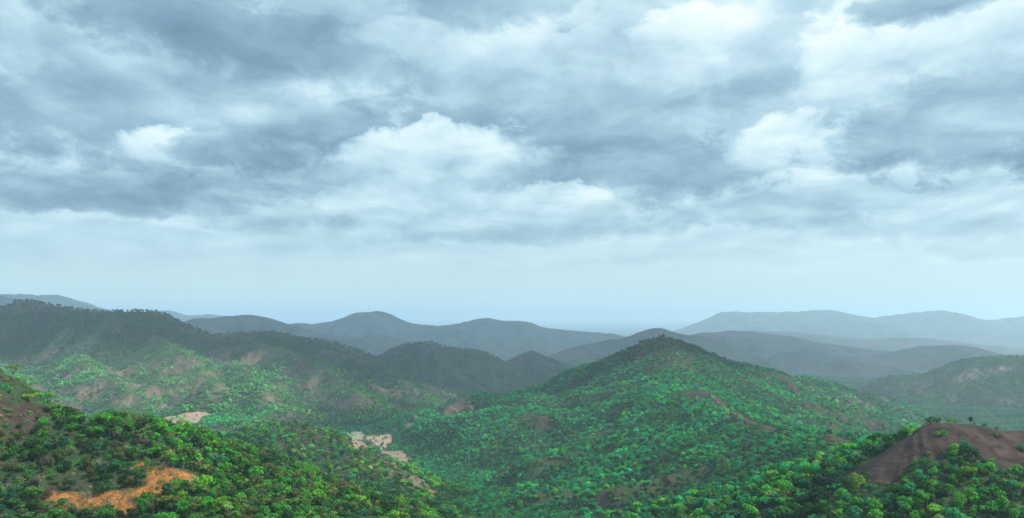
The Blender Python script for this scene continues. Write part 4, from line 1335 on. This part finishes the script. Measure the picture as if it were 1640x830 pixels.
# ------------------------------------------------------------------ unseen cloud banks, added overhead to throw shade on chosen hills
MC = bpy.data.materials.new('shade_cloud_vapour'); MC.use_nodes = True
t = NT(MC.node_tree)
tp = t.n('ShaderNodeBsdfTransparent'); df = t.n('ShaderNodeBsdfTranslucent'); dd_ = t.n('ShaderNodeBsdfDiffuse')
df.inputs[0].default_value = (0.9, 0.92, 0.95, 1); dd_.inputs[0].default_value = (0.85, 0.87, 0.9, 1)
m1 = t.n('ShaderNodeMixShader'); m1.inputs[0].default_value = 0.5
t.l(df.outputs[0], m1.inputs[1]); t.l(dd_.outputs[0], m1.inputs[2])
m2 = t.n('ShaderNodeMixShader'); m2.inputs[0].default_value = 0.88
t.l(tp.outputs[0], m2.inputs[1]); t.l(m1.outputs[0], m2.inputs[2])
o_ = t.n('ShaderNodeOutputMaterial'); t.l(m2.outputs[0], o_.inputs[0])
MC2 = MC.copy()
MC2.name = 'thin_shade_cloud_vapour'
[n_ for n_ in MC2.node_tree.nodes if n_.bl_idname == 'ShaderNodeMixShader'][1].inputs[0].default_value = 0.38


def shade_cloud(gx, gy, gz, rx, ry, rot_, seed, label, CLOUD_H=3000.0):
    """an unseen lumpy bank, added so its shadow falls on the ground point (gx, gy, gz)"""
    k = (CLOUD_H - gz) / SUN_DIR.z
    cx_, cy_ = gx + SUN_DIR.x * k, gy + SUN_DIR.y * k
    na_, nr_ = 72, 14
    V = []; Fc = []
    for s in (1, -1):
        for j in range(nr_ + 1):
            for i in range(na_):
                a = i * 2 * math.pi / na_
                q = j / nr_
                e = 1 + 0.28 * float(noise2(np.array([math.cos(a) * 1.8 + seed]), np.array([math.sin(a) * 1.8]), seed)[0])
                xx, yy = math.cos(a) * q * rx * e, math.sin(a) * q * ry * e
                th_ = math.sqrt(max(0, 1 - q * q)) * (190 if s > 0 else 50)
                th_ *= 1 + 0.5 * float(noise2(np.array([xx / 260.0]), np.array([yy / 260.0]), seed + 5)[0])
                V.append((xx * math.cos(rot_) - yy * math.sin(rot_), xx * math.sin(rot_) + yy * math.cos(rot_), s * th_ if j < nr_ else 0.0))
    n1 = (nr_ + 1) * na_
    for s in range(2):
        for j in range(nr_):
            for i in range(na_):
                a, b_, c_, d_ = s * n1 + j * na_ + i, s * n1 + j * na_ + (i + 1) % na_, s * n1 + (j + 1) * na_ + (i + 1) % na_, s * n1 + (j + 1) * na_ + i
                Fc.append((a, b_, c_, d_) if s == 0 else (d_, c_, b_, a))
    o = mesh_np('cloud', V, np.array(Fc), [MC if CLOUD_H < 4000 else MC2], smooth=True)
    o.location = (cx_, cy_, CLOUD_H)
    tag(o, label, 'cloud', kind='stuff')
    return o


shade_cloud(-1500, 2900, -40, 1300, 480, -0.06, 3, 'unseen grey cloud bank added to shade the long left ridge')
shade_cloud(-250, 3300, -120, 850, 620, 0.1, 9, 'unseen grey cloud bank added to shade the dark rounded hills')
shade_cloud(-1500, 6300, -100, 4200, 2300, 0.0, 31, 'broad unseen cloud bank added to dim the distant blue ridges', 4600.0)
shade_cloud(1500, 5000, -200, 1500, 1100, 0.1, 35, 'unseen grey cloud bank added to shade the hazy ridges right of centre', 4200.0)
shade_cloud(-430, 2480, -140, 230, 300, 0.5, 21, 'small unseen cloud bank added to shade the foot of the long ridge')
shade_cloud(150, 1750, -80, 420, 170, 0.0, 14, 'small unseen grey cloud added to shade the pointed hill')

# ------------------------------------------------------------------ the hazy air
MH = bpy.data.materials.new('hazy_air'); MH.use_nodes = True
t = NT(MH.node_tree)
pv = t.n('ShaderNodeVolumePrincipled')
pv.inputs['Color'].default_value = (0.70, 0.885, 0.985, 1)
pv.inputs['Density'].default_value = 7.6e-5
pv.inputs['Anisotropy'].default_value = 0.2
o_ = t.n('ShaderNodeOutputMaterial'); t.l(pv.outputs[0], o_.inputs['Volume'])
zb = float(Hh.min()) - 1.0
zt = max(float(Hh.max()), 0) + 14.0
Lh = 61000.0
V = [(sx * Lh, sy * Lh, z_) for z_ in (zb, zt) for sx, sy in ((-1, -1), (1, -1), (1, 1), (-1, 1))]
Fc = [(0, 3, 2, 1), (4, 5, 6, 7), (0, 1, 5, 4), (1, 2, 6, 5), (2, 3, 7, 6), (3, 0, 4, 7)]
hz_ = mesh_np('haze', V, np.array(Fc), [MH])
tag(hz_, 'pale blue haze filling the valleys and fading the far ridges', 'haze', kind='stuff')
print('haze top', zt, 'bottom', zb)
